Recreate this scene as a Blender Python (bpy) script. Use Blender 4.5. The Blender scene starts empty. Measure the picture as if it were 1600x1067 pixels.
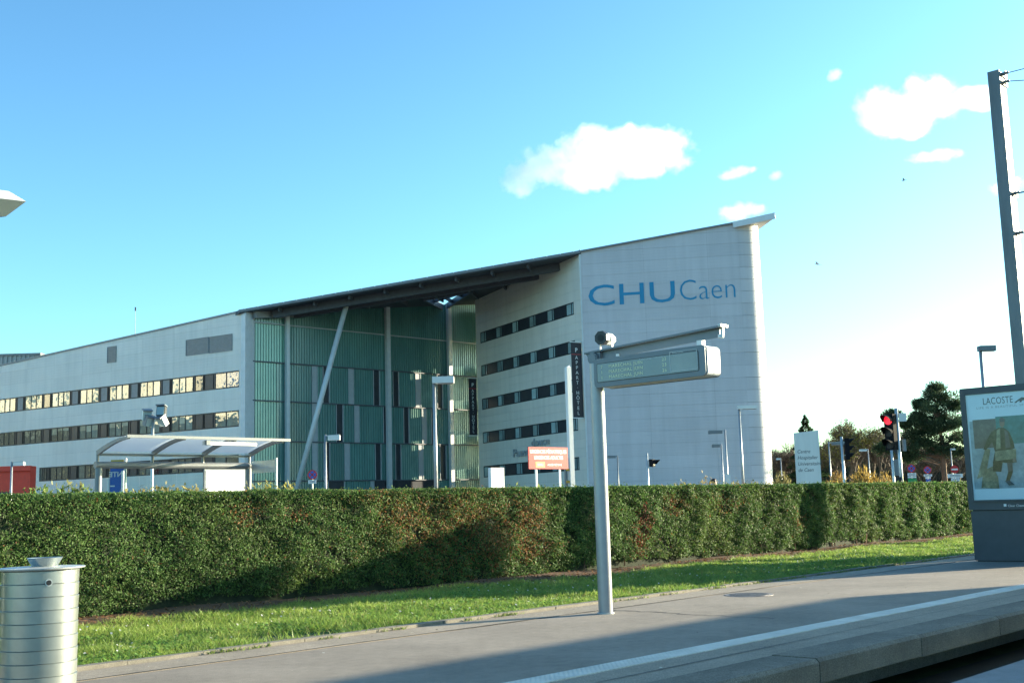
import bpy, bmesh, math, random
import numpy as np
from mathutils import Vector, Matrix

# ------------------------------------------------------------------ camera
scn = bpy.context.scene
COL = scn.collection
rad = math.radians
FOC, EYE = 1800.0, 1.35                      # focal length in photograph pixels, eye height over the platform
ROLL = 0.0287
PITCH = math.atan(256 * math.cos(ROLL) / FOC)
_F = np.array([0, math.cos(PITCH), math.sin(PITCH)])
_R0 = np.array([1.0, 0, 0]); _U0 = np.array([0, -math.sin(PITCH), math.cos(PITCH)])
_R = _R0 * math.cos(ROLL) - _U0 * math.sin(ROLL)
_U = _R0 * math.sin(ROLL) + _U0 * math.cos(ROLL)
_C = np.array([0, 0, EYE])
cam_data = bpy.data.cameras.new('camera'); cam = bpy.data.objects.new('camera', cam_data); COL.objects.link(cam)
cam_data.sensor_width = 36; cam_data.lens = FOC / 1600 * 36; cam_data.clip_start = 0.05; cam_data.clip_end = 12000
cam.matrix_world = Matrix(((_R[0], _U[0], -_F[0], _C[0]), (_R[1], _U[1], -_F[1], _C[1]), (_R[2], _U[2], -_F[2], _C[2]), (0, 0, 0, 1)))
scn.camera = cam

# ------------------------------------------------------------------ sky, sun, exposure
SUN_AZ, SUN_EL = math.atan2(0.92, 0.39), rad(11.5)          # azimuth from +Y towards +X
world = bpy.data.worlds.new('World'); scn.world = world; world.use_nodes = True
wn = world.node_tree; wn.nodes.clear()
w_out = wn.nodes.new('ShaderNodeOutputWorld'); w_bg = wn.nodes.new('ShaderNodeBackground')
w_sky = wn.nodes.new('ShaderNodeTexSky'); w_sky.sky_type = 'NISHITA'; w_sky.sun_disc = False
w_sky.sun_elevation = SUN_EL; w_sky.sun_rotation = SUN_AZ
w_sky.altitude = 0; w_sky.air_density = 1.0; w_sky.dust_density = 1.0; w_sky.ozone_density = 2.0
w_mul = wn.nodes.new('ShaderNodeVectorMath'); w_mul.operation = 'MULTIPLY'; w_mul.inputs[1].default_value = (0.82, 1.20, 1.26)
w_gam = wn.nodes.new('ShaderNodeGamma'); w_gam.inputs[1].default_value = 1.25      # the phone's contrasty rendering of the clear sky
wn.links.new(w_sky.outputs[0], w_gam.inputs[0]); wn.links.new(w_gam.outputs[0], w_mul.inputs[0]); wn.links.new(w_mul.outputs[0], w_bg.inputs[0])
wn.links.new(w_bg.outputs[0], w_out.inputs[0]); w_bg.inputs[1].default_value = 0.07
sun_d = bpy.data.lights.new('sun', 'SUN'); sun = bpy.data.objects.new('sun', sun_d); COL.objects.link(sun)
sun_d.energy = 5.0; sun_d.angle = rad(0.55); sun_d.color = (1.0, 0.87, 0.62)
SUN_DIR = Vector((math.sin(SUN_AZ) * math.cos(SUN_EL), math.cos(SUN_AZ) * math.cos(SUN_EL), math.sin(SUN_EL)))
sun.rotation_euler = SUN_DIR.to_track_quat('Z', 'Y').to_euler(); sun.location = (40, 30, 60)
scn.view_settings.view_transform = 'Standard'; scn.view_settings.look = 'None'
scn.view_settings.gamma = 1; scn.view_settings.exposure = 1.83; scn.view_settings.use_curve_mapping = False
scn.cycles.use_denoising = True; scn.cycles.max_bounces = 8; scn.cycles.volume_bounces = 10; scn.cycles.volume_step_rate = 0.3
scn.cycles.transparent_max_bounces = 12; scn.cycles.sample_clamp_indirect = 6; scn.cycles.caustics_reflective = False

# ------------------------------------------------------------------ survey helpers (photograph measurement -> metres)
def ray(x, y): return _F + (x - 800) / FOC * _R - (y - 533.5) / FOC * _U
def on_level(x, y, z=0.0):
    r = ray(x, y); return Vector(_C + r * ((z - EYE) / r[2]))
def at_depth(x, y, Y):
    r = ray(x, y); return Vector(_C + r * (Y / r[1]))
def on_wall(x, y, p, u):                     # hit with the vertical wall through p along u -> (distance along u, height)
    r = ray(x, y); nx, ny = -u[1], u[0]
    t = ((p[0]) * nx + (p[1]) * ny) / (r[0] * nx + r[1] * ny)
    q = _C + r * t
    return (q[0] - p[0]) * u[0] + (q[1] - p[1]) * u[1], q[2]
TH = rad(42.965)
DX, DY = math.sin(TH), math.cos(TH)          # along the platform, away from the viewer
def PL(s, n, z=0.0): return Vector((s * DX + n * DY, s * DY - n * DX, z))
PLZ = math.atan2(DY, DX)                     # local +X along the platform, local +Y towards the hedge

# ------------------------------------------------------------------ mesh helpers
class MB:
    def __init__(self): self.v = []; self.f = []
    def add(self, vs, fs):
        b = len(self.v); self.v += [tuple(p) for p in vs]; self.f += [tuple(i + b for i in q) for q in fs]; return self
    def box(self, c, s, rz=0.0, m=None):
        x, y, z = s[0] / 2, s[1] / 2, s[2] / 2
        vs = [Vector((a * x, b * y, d * z)) for d in (-1, 1) for b in (-1, 1) for a in (-1, 1)]
        if m is None: m = Matrix.Rotation(rz, 3, 'Z')
        c = Vector(c)
        return self.add([m @ p + c for p in vs], [(0, 2, 3, 1), (4, 5, 7, 6), (0, 1, 5, 4), (2, 6, 7, 3), (0, 4, 6, 2), (1, 3, 7, 5)])
    def bar(self, p0, p1, w, h, up=(0, 0, 1)):
        p0, p1 = Vector(p0), Vector(p1); a = p1 - p0; L = a.length; a = a / L
        up = Vector(up); s = a.cross(up)
        if s.length < 1e-4: s = a.cross(Vector((0, 1, 0)))
        s.normalize(); t = s.cross(a)
        return self.box((p0 + p1) / 2, (L, w, h), m=Matrix((a, s, t)).transposed())
    def tube(self, p0, p1, r0, r1=None, n=10, caps=True):
        r1 = r0 if r1 is None else r1
        p0, p1 = Vector(p0), Vector(p1); a = (p1 - p0).normalized()
        s = a.cross(Vector((0, 0, 1)))
        if s.length < 1e-3: s = Vector((1, 0, 0))
        s.normalize(); t = a.cross(s)
        vs = []
        for p, r in ((p0, r0), (p1, r1)):
            for k in range(n):
                q = 2 * math.pi * k / n; vs.append(p + (s * math.cos(q) + t * math.sin(q)) * r)
        fs = [(k, (k + 1) % n, n + (k + 1) % n, n + k) for k in range(n)]
        if caps: fs += [tuple(range(n - 1, -1, -1)), tuple(range(n, 2 * n))]
        return self.add(vs, fs)
    def lathe(self, c, prof, n=24, caps=True):
        vs = []; c = Vector(c)
        for r, z in prof:
            for k in range(n):
                q = 2 * math.pi * k / n; vs.append(c + Vector((r * math.cos(q), r * math.sin(q), z)))
        fs = [(i * n + k, i * n + (k + 1) % n, (i + 1) * n + (k + 1) % n, (i + 1) * n + k) for i in range(len(prof) - 1) for k in range(n)]
        if caps: fs += [tuple(range(n - 1, -1, -1)), tuple(range((len(prof) - 1) * n, len(prof) * n))]
        return self.add(vs, fs)
    def prism(self, pts, z0, z1):             # plan polygon (counter-clockwise) pulled up; z1 may be a function of x, y
        n = len(pts); g = z1 if callable(z1) else (lambda x, y: z1); g0 = z0 if callable(z0) else (lambda x, y: z0)
        vs = [(p[0], p[1], g0(p[0], p[1])) for p in pts] + [(p[0], p[1], g(p[0], p[1])) for p in pts]
        return self.add(vs, [tuple(range(n - 1, -1, -1)), tuple(range(n, 2 * n))] + [(k, (k + 1) % n, n + (k + 1) % n, n + k) for k in range(n)])
    def slab(self, pts, o, u, w, t0, t1):     # polygon in the (u, z) plane of a wall with outward normal w, from depth t0 to t1
        n = len(pts); o = Vector(o); u = Vector(u); w = Vector(w)
        vs = [o + u * p[0] + Vector((0, 0, p[1])) + w * t for t in (t0, t1) for p in pts]
        return self.add(vs, [tuple(range(n - 1, -1, -1)), tuple(range(n, 2 * n))] + [(k, (k + 1) % n, n + (k + 1) % n, n + k) for k in range(n)])
    def build(self, name, mat, parent=None, smooth=False, world=False, fix=False):
        me = bpy.data.meshes.new(name); me.from_pydata(self.v, [], self.f); 
        if fix:
            bm = bmesh.new(); bm.from_mesh(me); bmesh.ops.recalc_face_normals(bm, faces=bm.faces); bm.to_mesh(me); bm.free()
        me.update()
        return link_mesh(name, me, mat, parent, smooth, world)

def link_mesh(name, me, mat, parent=None, smooth=False, world=False):
    if isinstance(mat, str): mat = M[mat]
    if mat: me.materials.append(mat)
    if smooth: me.shade_smooth() if smooth is True else me.shade_auto(smooth)
    o = bpy.data.objects.new(name, me); COL.objects.link(o)
    if parent:
        o.parent = parent
        if world:
            q = parent; off = Vector((0, 0, 0))
            while q: off += q.location; q = q.parent
            o.location = -off
    return o
def _auto(me, ang):
    me.shade_smooth()
    bm = bmesh.new(); bm.from_mesh(me)
    for e in bm.edges:
        if len(e.link_faces) == 2 and e.calc_face_angle(0) > ang: e.smooth = False
    bm.to_mesh(me); bm.free()
def smooth_obj(o, ang=rad(35)): _auto(o.data, ang); return o
def tag(o, label=None, cat=None, group=None, kind=None):
    if label: o['label'] = label
    if cat: o['category'] = cat
    if group: o['group'] = group
    if kind: o['kind'] = kind
    return o
def thing(name, label, cat, loc=(0, 0, 0), rz=0.0, group=None):
    o = bpy.data.objects.new(name, None); COL.objects.link(o); o.location = loc; o.rotation_euler = (0, 0, rz)
    o.empty_display_size = 0.2
    return tag(o, label, cat, group)
def struct(o): o['kind'] = 'structure'; return o
def dup(root, loc, rz, label):
    r = root.copy(); COL.objects.link(r); r.location = loc; r.rotation_euler = (0, 0, rz); r['label'] = label
    def kids(a, b):
        for ch in list(a.children):
            if ch == b: continue
            c = ch.copy(); COL.objects.link(c); c.parent = b; kids(ch, c)
    kids(root, r); return r

def text(body, size, mat, parent, o, u, up, name='lettering', extrude=0.004, bold=0.0, sx=1.0, shear=0.0, align='LEFT', spacing=1.0, world=False, mirror=False):
    cu = bpy.data.curves.new('t', 'FONT'); cu.body = body; cu.size = size; cu.extrude = extrude; cu.offset = bold; cu.shear = shear
    cu.align_x = align; cu.space_character = spacing; cu.resolution_u = 3
    ob = bpy.data.objects.new('t', cu); COL.objects.link(ob)
    dg = bpy.context.evaluated_depsgraph_get(); me = bpy.data.meshes.new_from_object(ob.evaluated_get(dg))
    bpy.data.objects.remove(ob); bpy.data.curves.remove(cu)
    u = Vector(u).normalized(); up = Vector(up).normalized(); w = u.cross(up); o = Vector(o)
    co = np.empty(len(me.vertices) * 3); me.vertices.foreach_get('co', co); co = co.reshape(-1, 3)
    if mirror: co[:, 0] *= -1
    co = np.outer(co[:, 0] * sx, u) + np.outer(co[:, 1], up) + np.outer(co[:, 2], w) + np.array(o)
    me.vertices.foreach_set('co', co.ravel()); me.name = name; me.materials.clear(); me.update()
    return link_mesh(name, me, mat, parent, False, world)

# ------------------------------------------------------------------ materials
M = {}
def _nodes(name):
    m = bpy.data.materials.new(name); m.use_nodes = True; nt = m.node_tree; b = nt.nodes['Principled BSDF']; M[name] = m; return m, nt, b
def coords(nt, scale=(1, 1, 1), kind='Object'):
    tc = nt.nodes.new('ShaderNodeTexCoord'); mp = nt.nodes.new('ShaderNodeMapping'); mp.inputs['Scale'].default_value = scale
    nt.links.new(tc.outputs[kind], mp.inputs[0]); return mp.outputs[0]
def noise(nt, vec, scale, detail=4, rough=0.6):
    n = nt.nodes.new('ShaderNodeTexNoise'); n.inputs['Scale'].default_value = scale; n.inputs['Detail'].default_value = detail; n.inputs['Roughness'].default_value = rough
    if vec is not None: nt.links.new(vec, n.inputs['Vector'])
    return n.outputs['Fac']
def ramp(nt, fac, stops):
    r = nt.nodes.new('ShaderNodeValToRGB'); cr = r.color_ramp
    while len(cr.elements) < len(stops): cr.elements.new(0.5)
    for e, (p, c) in zip(cr.elements, stops): e.position = p; e.color = (*c, 1) if len(c) == 3 else c
    nt.links.new(fac, r.inputs[0]); return r.outputs[0]
def mixc(nt, fac, a, b, mode='MIX'):
    x = nt.nodes.new('ShaderNodeMix'); x.data_type = 'RGBA'; x.blend_type = mode
    for s, v in ((x.inputs[0], fac), (x.inputs[6], a), (x.inputs[7], b)):
        if hasattr(v, 'is_linked'): nt.links.new(v, s)
        elif isinstance(v, (int, float)): s.default_value = v
        else: s.default_value = (*v, 1)
    return x.outputs[2]
def bump(nt, b, h, strength=0.3, dist=0.02):
    n = nt.nodes.new('ShaderNodeBump'); n.inputs['Strength'].default_value = strength; n.inputs['Distance'].default_value = dist
    nt.links.new(h, n.inputs['Height']); nt.links.new(n.outputs[0], b.inputs['Normal'])
def mat(name, c, rough=0.6, metal=0.0, var=0.15, scale=3.0, bmp=0.0, bscale=60, spec=0.5, coord='Object', streak=False, ior=None):
    m, nt, b = _nodes(name)
    v = coords(nt, (1, 1, 0.15) if streak else (1, 1, 1), coord); f = noise(nt, v, scale, 5)
    lo = tuple(x * (1 - var) for x in c); hi = tuple(min(1, x * (1 + var)) for x in c)
    nt.links.new(ramp(nt, f, [(0.3, lo), (0.7, hi)]), b.inputs['Base Color'])
    b.inputs['Roughness'].default_value = rough; b.inputs['Metallic'].default_value = metal; b.inputs['Specular IOR Level'].default_value = spec
    if ior: b.inputs['IOR'].default_value = ior
    if bmp: bump(nt, b, noise(nt, coords(nt), bscale, 3), bmp, 0.01)
    return m
# surfaces -----------------------------------------------------------
def speckle(name, base, spread, scale, rough=0.85, patch=0.18, bmp=0.35, tint=None, pscale=0.7):
    m, nt, b = _nodes(name); v = coords(nt)
    f = noise(nt, v, scale, 3, 0.8); g = noise(nt, v, pscale, 6, 0.65); h = noise(nt, v, 9.0, 4, 0.7)
    c1 = ramp(nt, f, [(0.30, tuple(x * (1 - spread) for x in base)), (0.52, base), (0.74, tuple(x * (1 + spread * 1.3) for x in base))])
    c2 = ramp(nt, g, [(0.3, (1 - patch,) * 3), (0.7, (1 + patch,) * 3)])
    c3 = ramp(nt, h, [(0.28, (0.84,) * 3), (0.5, (1.0,) * 3), (0.72, (1.13,) * 3)])
    nt.links.new(mixc(nt, 1.0, mixc(nt, 1.0, c1, c2, 'MULTIPLY'), c3, 'MULTIPLY'), b.inputs['Base Color'])
    b.inputs['Roughness'].default_value = rough; b.inputs['Specular IOR Level'].default_value = 0.35
    bump(nt, b, f, bmp, 0.004)
    return m
speckle('brown_asphalt', (0.240, 0.207, 0.170), 0.42, 120, patch=0.24, pscale=0.55)
speckle('aggregate', (0.28, 0.235, 0.18), 0.62, 80, patch=0.2)
speckle('back_gravel', (0.29, 0.245, 0.19), 0.5, 110, patch=0.2)
speckle('kerb_concrete', (0.20, 0.185, 0.15), 0.3, 120, patch=0.3)
speckle('kerb_face', (0.155, 0.135, 0.105), 0.6, 75, patch=0.45)
speckle('road_asphalt', (0.16, 0.165, 0.17), 0.35, 200, rough=0.6, patch=0.25)
speckle('black_asphalt', (0.022, 0.022, 0.024), 0.4, 160, rough=0.75, patch=0.35)
speckle('forecourt_asphalt', (0.22, 0.21, 0.19), 0.25, 30, patch=0.2)
speckle('field', (0.07, 0.10, 0.035), 0.3, 3, patch=0.3)
speckle('turf_soil', (0.075, 0.095, 0.03), 0.35, 60, patch=0.3)
speckle('mulch', (0.11, 0.065, 0.042), 0.5, 45, patch=0.3, bmp=0.8)
def _tactile():
    m, nt, b = _nodes('tactile_white'); v = coords(nt)
    vo = nt.nodes.new('ShaderNodeTexVoronoi'); vo.inputs['Scale'].default_value = 26; vo.inputs['Randomness'].default_value = 0.0; nt.links.new(v, vo.inputs['Vector'])
    d = ramp(nt, vo.outputs['Distance'], [(0.25, (1, 1, 1)), (0.42, (0, 0, 0))])
    g = noise(nt, v, 2.5, 6, 0.7)
    nt.links.new(ramp(nt, g, [(0.3, (0.50, 0.46, 0.39)), (0.7, (0.74, 0.69, 0.60))]), b.inputs['Base Color']); b.inputs['Roughness'].default_value = 0.7
    bump(nt, b, d, 0.8, 0.006)
_tactile()
mat('manhole_iron', (0.23, 0.21, 0.20), 0.6, 0.3, 0.3, 20, 0.5, 60)

def strip(name, n0, n1, z0, z1, m, s0=-45, s1=90):
    return MB().prism([PL(s0, n1)[:2], PL(s1, n1)[:2], PL(s1, n0)[:2], PL(s0, n0)[:2]], z0, z1).build(name, m, fix=True)
def sheet(name, x0, x1, y0, y1, z, m):
    return MB().add([(x0, y0, z), (x1, y0, z), (x1, y1, z), (x0, y1, z)], [(0, 1, 2, 3)]).build(name, m)
struct(sheet('ground', -6000, 6000, -6000, 6000, -0.60, 'field'))
struct(strip('tramway_road', 30, -4.33, -0.59, -0.285, 'road_asphalt', -120, 160))
struct(strip('drainage_channel', -4.332, -5.42, -0.598, -0.56, 'black_asphalt', -60, 120))  # channel floor in near-black asphalt
struct(strip('platform', -6.335, -10.06, -0.45, 0.0, 'brown_asphalt'))
struct(strip('platform_back_strip', -9.46, -10.06, -0.02, 0.004, 'back_gravel'))
edge = struct(strip('platform_edge', -5.42, -6.065, -0.45, -0.002, 'aggregate'))
struct(strip('tactile_strip', -6.07, -6.33, -0.2, 0.006, 'tactile_white'))
# kerb stones along the platform edge, each one its own block
kerb = bpy.data.objects.new('platform_kerb', None); COL.objects.link(kerb); struct(kerb)
rnd = random.Random(5)
def kerb_block(L, w, top, bot, ch):
    pr = [(-w / 2, bot), (w / 2, bot), (w / 2, top), (-w / 2 + ch, top), (-w / 2, top - ch)]
    vs = [(x, y, z) for x in (-L / 2, L / 2) for y, z in pr]
    return vs, [(4, 3, 2, 1, 0), (5, 6, 7, 8, 9)] + [(k, (k + 1) % 5, 5 + (k + 1) % 5, 5 + k) for k in range(5)]
_kv, _kf = kerb_block(1.988, 0.455, 0.004, -0.20, 0.03)
_km = bpy.data.meshes.new('kerb_stone'); _km.from_pydata(_kv, [], _kf); _km.materials.append(M['kerb_face']); _km.update()
for k in range(48):
    o = bpy.data.objects.new('kerb_stone', _km); COL.objects.link(o); o.parent = kerb
    o.location = PL(-20 + 2 * k, -5.19, rnd.uniform(-0.004, 0.004)); o.rotation_euler = (0, 0, PLZ + rnd.uniform(-0.001, 0.001))
# back edging between the paving and the grass
edging = bpy.data.objects.new('grass_edging', None); COL.objects.link(edging); struct(edging)
_em = bpy.data.meshes.new('edging_stone'); _q = MB().box((0, 0, -0.1), (0.994, 0.11, 0.24)); _em.from_pydata(_q.v, [], _q.f); _em.materials.append(M['kerb_concrete']); _em.update()
for k in range(58):
    o = bpy.data.objects.new('edging_stone', _em); COL.objects.link(o); o.parent = edging
    o.location = PL(-10 + k, -10.12 + rnd.uniform(-0.008, 0.008), rnd.uniform(0.008, 0.022)); o.rotation_euler = (rnd.uniform(-0.03, 0.03), 0, PLZ + rnd.uniform(-0.006, 0.006))

def verge_z(s, n):                            # the turf swells a little towards the hedge
    t = np.clip((-10.17 - n) / 5.5, 0, 1)
    return -0.005 + 0.03 * t + 0.022 * np.sin(s * 0.9 + n * 1.7) * np.clip(t * 6, 0, 1) + 0.014 * np.sin(s * 2.3 - n * 2.9) * np.clip(t * 6, 0, 1)
def verge(name, n0, n1, ns, nn, m, dz=0.0, s0=-12, s1=60):
    S = np.linspace(s0, s1, ns); N = np.linspace(n0, n1, nn); vs = []; fs = []
    for i, n in enumerate(N):
        for s in S: vs.append(PL(s, n, float(verge_z(s, n)) + dz))
    for i in range(nn - 1):
        for j in range(ns - 1): a = i * ns + j; fs.append((a, a + ns, a + ns + 1, a + 1))
    return MB().add(vs, fs).build(name, m, fix=True, smooth=True)
struct(verge('grass_verge', -10.16, -14.2, 150, 16, 'turf_soil'))
struct(verge('hedge_bed', -13.3, -16.5, 150, 10, 'mulch', 0.012))
struct(strip('bus_road', -16.5, -26, -0.45, -0.02, 'road_asphalt', -120, 200))
struct(MB().prism([PL(-260, -26)[:2], PL(-260, -420)[:2], PL(420, -420)[:2], PL(420, -26)[:2]], -0.4, 0.06).build('forecourt', 'forecourt_asphalt', fix=True))
mh = thing('manhole_cover', 'round iron manhole cover set in the brown platform paving', 'manhole cover', PL(14.45, -9.0, 0.0))
MB().lathe((0, 0, 0), [(0.34, -0.02), (0.34, 0.006), (0.30, 0.006)], 28).build('rim', 'manhole_iron', mh)
mb = MB(); mb.lathe((0, 0, 0), [(0.285, -0.02), (0.285, 0.009)], 28)
for a in range(-4, 5): mb.box((0, a * 0.055, 0.011), (2 * math.sqrt(max(0.0, 0.27 ** 2 - (a * 0.055) ** 2)) + 0.01, 0.02, 0.005))
mb.build('lid', 'manhole_iron', mh)

# foliage -------------------------------------------------------------
def leafmat(name, trans=0.35, rough=0.55, spec=0.35):
    m, nt, b = _nodes(name); at = nt.nodes.new('ShaderNodeVertexColor'); at.layer_name = 'Col'
    nt.links.new(at.outputs['Color'], b.inputs['Base Color']); b.inputs['Roughness'].default_value = rough; b.inputs['Specular IOR Level'].default_value = spec
    if trans:
        t = nt.nodes.new('ShaderNodeBsdfTranslucent'); nt.links.new(at.outputs['Color'], t.inputs['Color'])
        x = nt.nodes.new('ShaderNodeMixShader'); x.inputs[0].default_value = trans
        nt.links.new(b.outputs[0], x.inputs[1]); nt.links.new(t.outputs[0], x.inputs[2]); nt.links.new(x.outputs[0], nt.nodes['Material Output'].inputs[0])
leafmat('leaf', 0.40, 0.62, 0.22); leafmat('grass_blade', 0.45, 0.5); leafmat('twig', 0.0, 0.8, 0.2)
def cloud_mesh(name, P, A, B, col, mat_, parent=None, tri=False, world=False):
    """P centres/roots, A long half-vector, B wide half-vector, col per leaf -> kites (or triangles rooted at P)"""
    n = len(P)
    if tri: V = np.stack([P - B, P + B, P + A], 1); k = 3
    else: V = np.stack([P - A, P + B - A * 0.1, P + A, P - B - A * 0.1], 1); k = 4
    me = bpy.data.meshes.new(name); me.vertices.add(n * k); me.vertices.foreach_set('co', V.reshape(-1).astype(np.float32))
    me.loops.add(n * k); me.loops.foreach_set('vertex_index', np.arange(n * k, dtype=np.int32))
    me.polygons.add(n); me.polygons.foreach_set('loop_start', np.arange(0, n * k, k, dtype=np.int32)); me.polygons.foreach_set('loop_total', np.full(n, k, np.int32))
    ca = me.color_attributes.new('Col', 'FLOAT_COLOR', 'POINT')
    c4 = np.ones((n, k, 4), np.float32); c4[:, :, :3] = np.asarray(col)[:, None, :]; ca.data.foreach_set('color', c4.ravel())
    me.update(calc_edges=True)
    return link_mesh(name, me, mat_, parent, False, world)
def rvec(rng, n):
    v = rng.normal(size=(n, 3)); return v / np.linalg.norm(v, axis=1)[:, None]
def unit(v): return v / np.maximum(np.linalg.norm(v, axis=1), 1e-9)[:, None]
def PLn(s, n, z): return np.stack([s * DX + n * DY, s * DY - n * DX, z], 1)
def wob(a, b, seed=0):                        # smooth pseudo-noise in about -1..1
    r = np.random.default_rng(seed); t = np.zeros_like(a)
    for k in range(7):
        w = r.uniform(-1, 1, 2) * (1.2 + k * 0.9); t = t + np.sin(a * w[0] + b * w[1] + r.uniform(0, 7)) / (1 + 0.35 * k)
    return t / 3.2
HT = 1.68
hedge = thing('hedge', 'long clipped evergreen hedge behind the grass with russet brown patches', 'hedge', PL(20, -15.3, 0.02))
core = MB(); S0, S1 = -4.0, 48.0
core.box(PL((S0 + S1) / 2, -15.42, 0.81), (S1 - S0, 0.86, 1.58), PLZ); core.build('dark_core', mat('hedge_core', (0.018, 0.028, 0.012), 0.95, 0, 0.4, 8), hedge, world=True)  # solid dark filler box, keeping gaps between the leaves opaque and dark
rng = np.random.default_rng(3)
def hedge_leaves(count, face):
    if face == 'front':
        u = rng.uniform(0, 1, count); s = S0 + (S1 - S0) * u ** 1.25; z = rng.uniform(0.05, HT, count)
        lump = 0.10 * wob(s * 1.7, z * 2.2, 1) + 0.06 * wob(s * 6, z * 7, 2)
        ragged = 0.10 + 0.16 * wob(s * 1.6, s * 0, 8) + 0.08 * wob(s * 7, s * 0, 9)
        keep = z > ragged * rng.uniform(0.75, 1.1, count)
        under = np.clip((0.62 - z) / 0.62, 0, 1) ** 1.4 * 0.14
        n = -14.80 + lump - rng.uniform(0, 1, count) ** 2 * 0.20 - under + 0.06 * np.clip((z - HT + 0.12) / 0.12, 0, 1) * -1
        hollow = (wob(s * 4.2, z * 5.5, 14) + 0.5 * wob(s * 11, z * 13, 15) < -0.72) & (rng.uniform(0, 1, count) < 0.8)
        keep &= ~hollow
        s, z, n = s[keep], z[keep], n[keep]; out = np.array([DY, -DX, 0.15])
    else:
        s = S0 + (S1 - S0) * rng.uniform(0, 1, count) ** 1.25; n = rng.uniform(-16.0, -14.76, count)
        z = HT + 0.02 * wob(s * 1.3, n * 2, 4) + 0.022 * wob(s * 6, n * 6, 5) - rng.uniform(0, 1, count) ** 2 * 0.12 + np.where(rng.uniform(0, 1, count) < 0.025, rng.uniform(0, 0.07, count), 0); out = np.array([0.1, 0.0, 1.0])
    c = len(s); P = PLn(s, n, z)
    nrm = unit(out[None] * 1.05 + rvec(rng, c) * 1.0); A = unit(np.cross(nrm, rvec(rng, c)) + np.array([0, 0, 0.35])); B = unit(np.cross(A, nrm))
    L = (rng.uniform(0.012, 0.029, c) * np.clip(0.75 + s / 55, 0.8, 1.6))[:, None]; A = A * L; B = B * L * rng.uniform(0.32, 0.6, c)[:, None]
    g = np.array([0.082, 0.155, 0.042])[None] * (rng.uniform(0.5, 1.5, c) * (1 + 0.25 * wob(s * 2.6, z * 3.4, 16)))[:, None]
    yel = np.clip(wob(s * 0.8, z * 1.3, 11) * 0.6 + rng.normal(0, 0.35, c), 0, 1)[:, None]
    g = g * (1 - 0.55 * yel) + np.array([0.18, 0.21, 0.046])[None] * 0.55 * yel
    pale = (rng.uniform(0, 1, c) < 0.05)[:, None]; g = np.where(pale, np.array([0.15, 0.19, 0.085])[None] * rng.uniform(0.7, 1.2, c)[:, None], g)
    br = np.zeros(c)
    for (sc, zc, ss, sz, a) in ((16.7, 0.98, 1.05, 0.5, 0.85), (17.9, 0.55, 0.45, 0.3, 0.95), (15.6, 0.8, 1.2, 0.5, 0.6), (14.6, 1.3, 1.3, 0.4, 0.45), (17.8, 1.15, 0.5, 0.35, 0.8), (21.8, 1.02, 0.20, 0.26, 1.05), (21.6, 0.5, 0.3, 0.35, 0.7), (23.1, 1.3, 0.35, 0.2, 0.65), (25.3, 1.3, 0.5, 0.25, 0.6), (11.0, 1.35, 0.25, 0.15, 0.6), (12.0, 1.3, 0.2, 0.1, 0.6), (29, 0.8, 0.3, 0.2, 0.5)):
        sc *= 0.913; br = np.maximum(br, a * np.exp(-((s - sc) / ss) ** 2 - ((z - zc) / sz) ** 2))
    br = np.clip(br + 0.35 * wob(s * 3, z * 5, 12) * (br > 0.1) + 0.012, 0, 1)
    isb = (rng.uniform(0, 1, c) < br * 0.75)[:, None]
    bc = np.array([0.23, 0.115, 0.045])[None] * rng.uniform(0.5, 1.5, c)[:, None]
    red = ((np.abs(s - 19.9) < 0.42) & (rng.uniform(0, 1, c) < 0.6))[:, None]
    bc = np.where(red, np.array([0.22, 0.05, 0.03])[None] * rng.uniform(0.6, 1.3, c)[:, None], bc)
    return P, A, B, np.where(isb, bc, g)
_f = hedge_leaves(430000, 'front'); _t = hedge_leaves(150000, 'top')
fo = cloud_mesh('foliage', *[np.concatenate([a, b]) for a, b in zip(_f, _t)], 'leaf', hedge, world=True); fo['kind'] = 'stuff'
# stems showing in the gaps at the foot of the hedge
mb = MB()
for k in range(150):
    s = rnd.uniform(S0, S1); n = -15.05 + rnd.uniform(-0.12, 0.12); p = PL(s, n, 0.05); q = PL(s + rnd.uniform(-0.15, 0.15), n + rnd.uniform(-0.1, 0.1), rnd.uniform(0.45, 0.7))
    mb.tube(p, q, rnd.uniform(0.012, 0.03), 0.01, 6, False)
mb.build('stems', mat('hedge_stem', (0.16, 0.09, 0.05), 0.9, 0, 0.4, 15), hedge, world=True)['kind'] = 'stuff'

# grass, daisies, leaf litter
c = 300000
s = 3.0 + 45 * rng.uniform(0, 1, c) ** 1.7; n = -10.02 - 4.3 * rng.uniform(0, 1, c)
far_edge = -13.85 - 0.28 * wob(s * 1.1, s * 0, 21) - 0.2 * wob(s * 4, s * 0, 22)
near_edge = -10.14 + 0.09 * wob(s * 2.1, s * 0, 25)
bare = wob(s * 0.9, n * 1.4, 23) + 0.5 * wob(s * 3.1, n * 3.7, 27) < -0.55 - 0.5 * np.clip((-10.4 - n), 0, 1)
k = (n > far_edge) & (n < near_edge) & ~(bare & (rng.uniform(0, 1, c) < 0.85)); s, n = s[k], n[k]; c = len(s)
P = PLn(s, n, verge_z(s, n) - 0.004)
dist = np.hypot(P[:, 0], P[:, 1])
h = (0.035 + 0.065 * rng.uniform(0, 1, c) ** 1.6) * (1 + 0.4 * wob(s * 2.2, n * 2.2, 24) + 0.45 * wob(s * 7, n * 8, 29)); lean = rng.normal(0, 0.75, (c, 2)) * h[:, None]
A = np.stack([lean[:, 0], lean[:, 1], h], 1); th = rng.uniform(0, math.pi, c); w = rng.uniform(0.004, 0.009, c) * np.clip(dist / 14, 1, 2)
B = np.stack([np.cos(th) * w, np.sin(th) * w, np.zeros(c)], 1)
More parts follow.
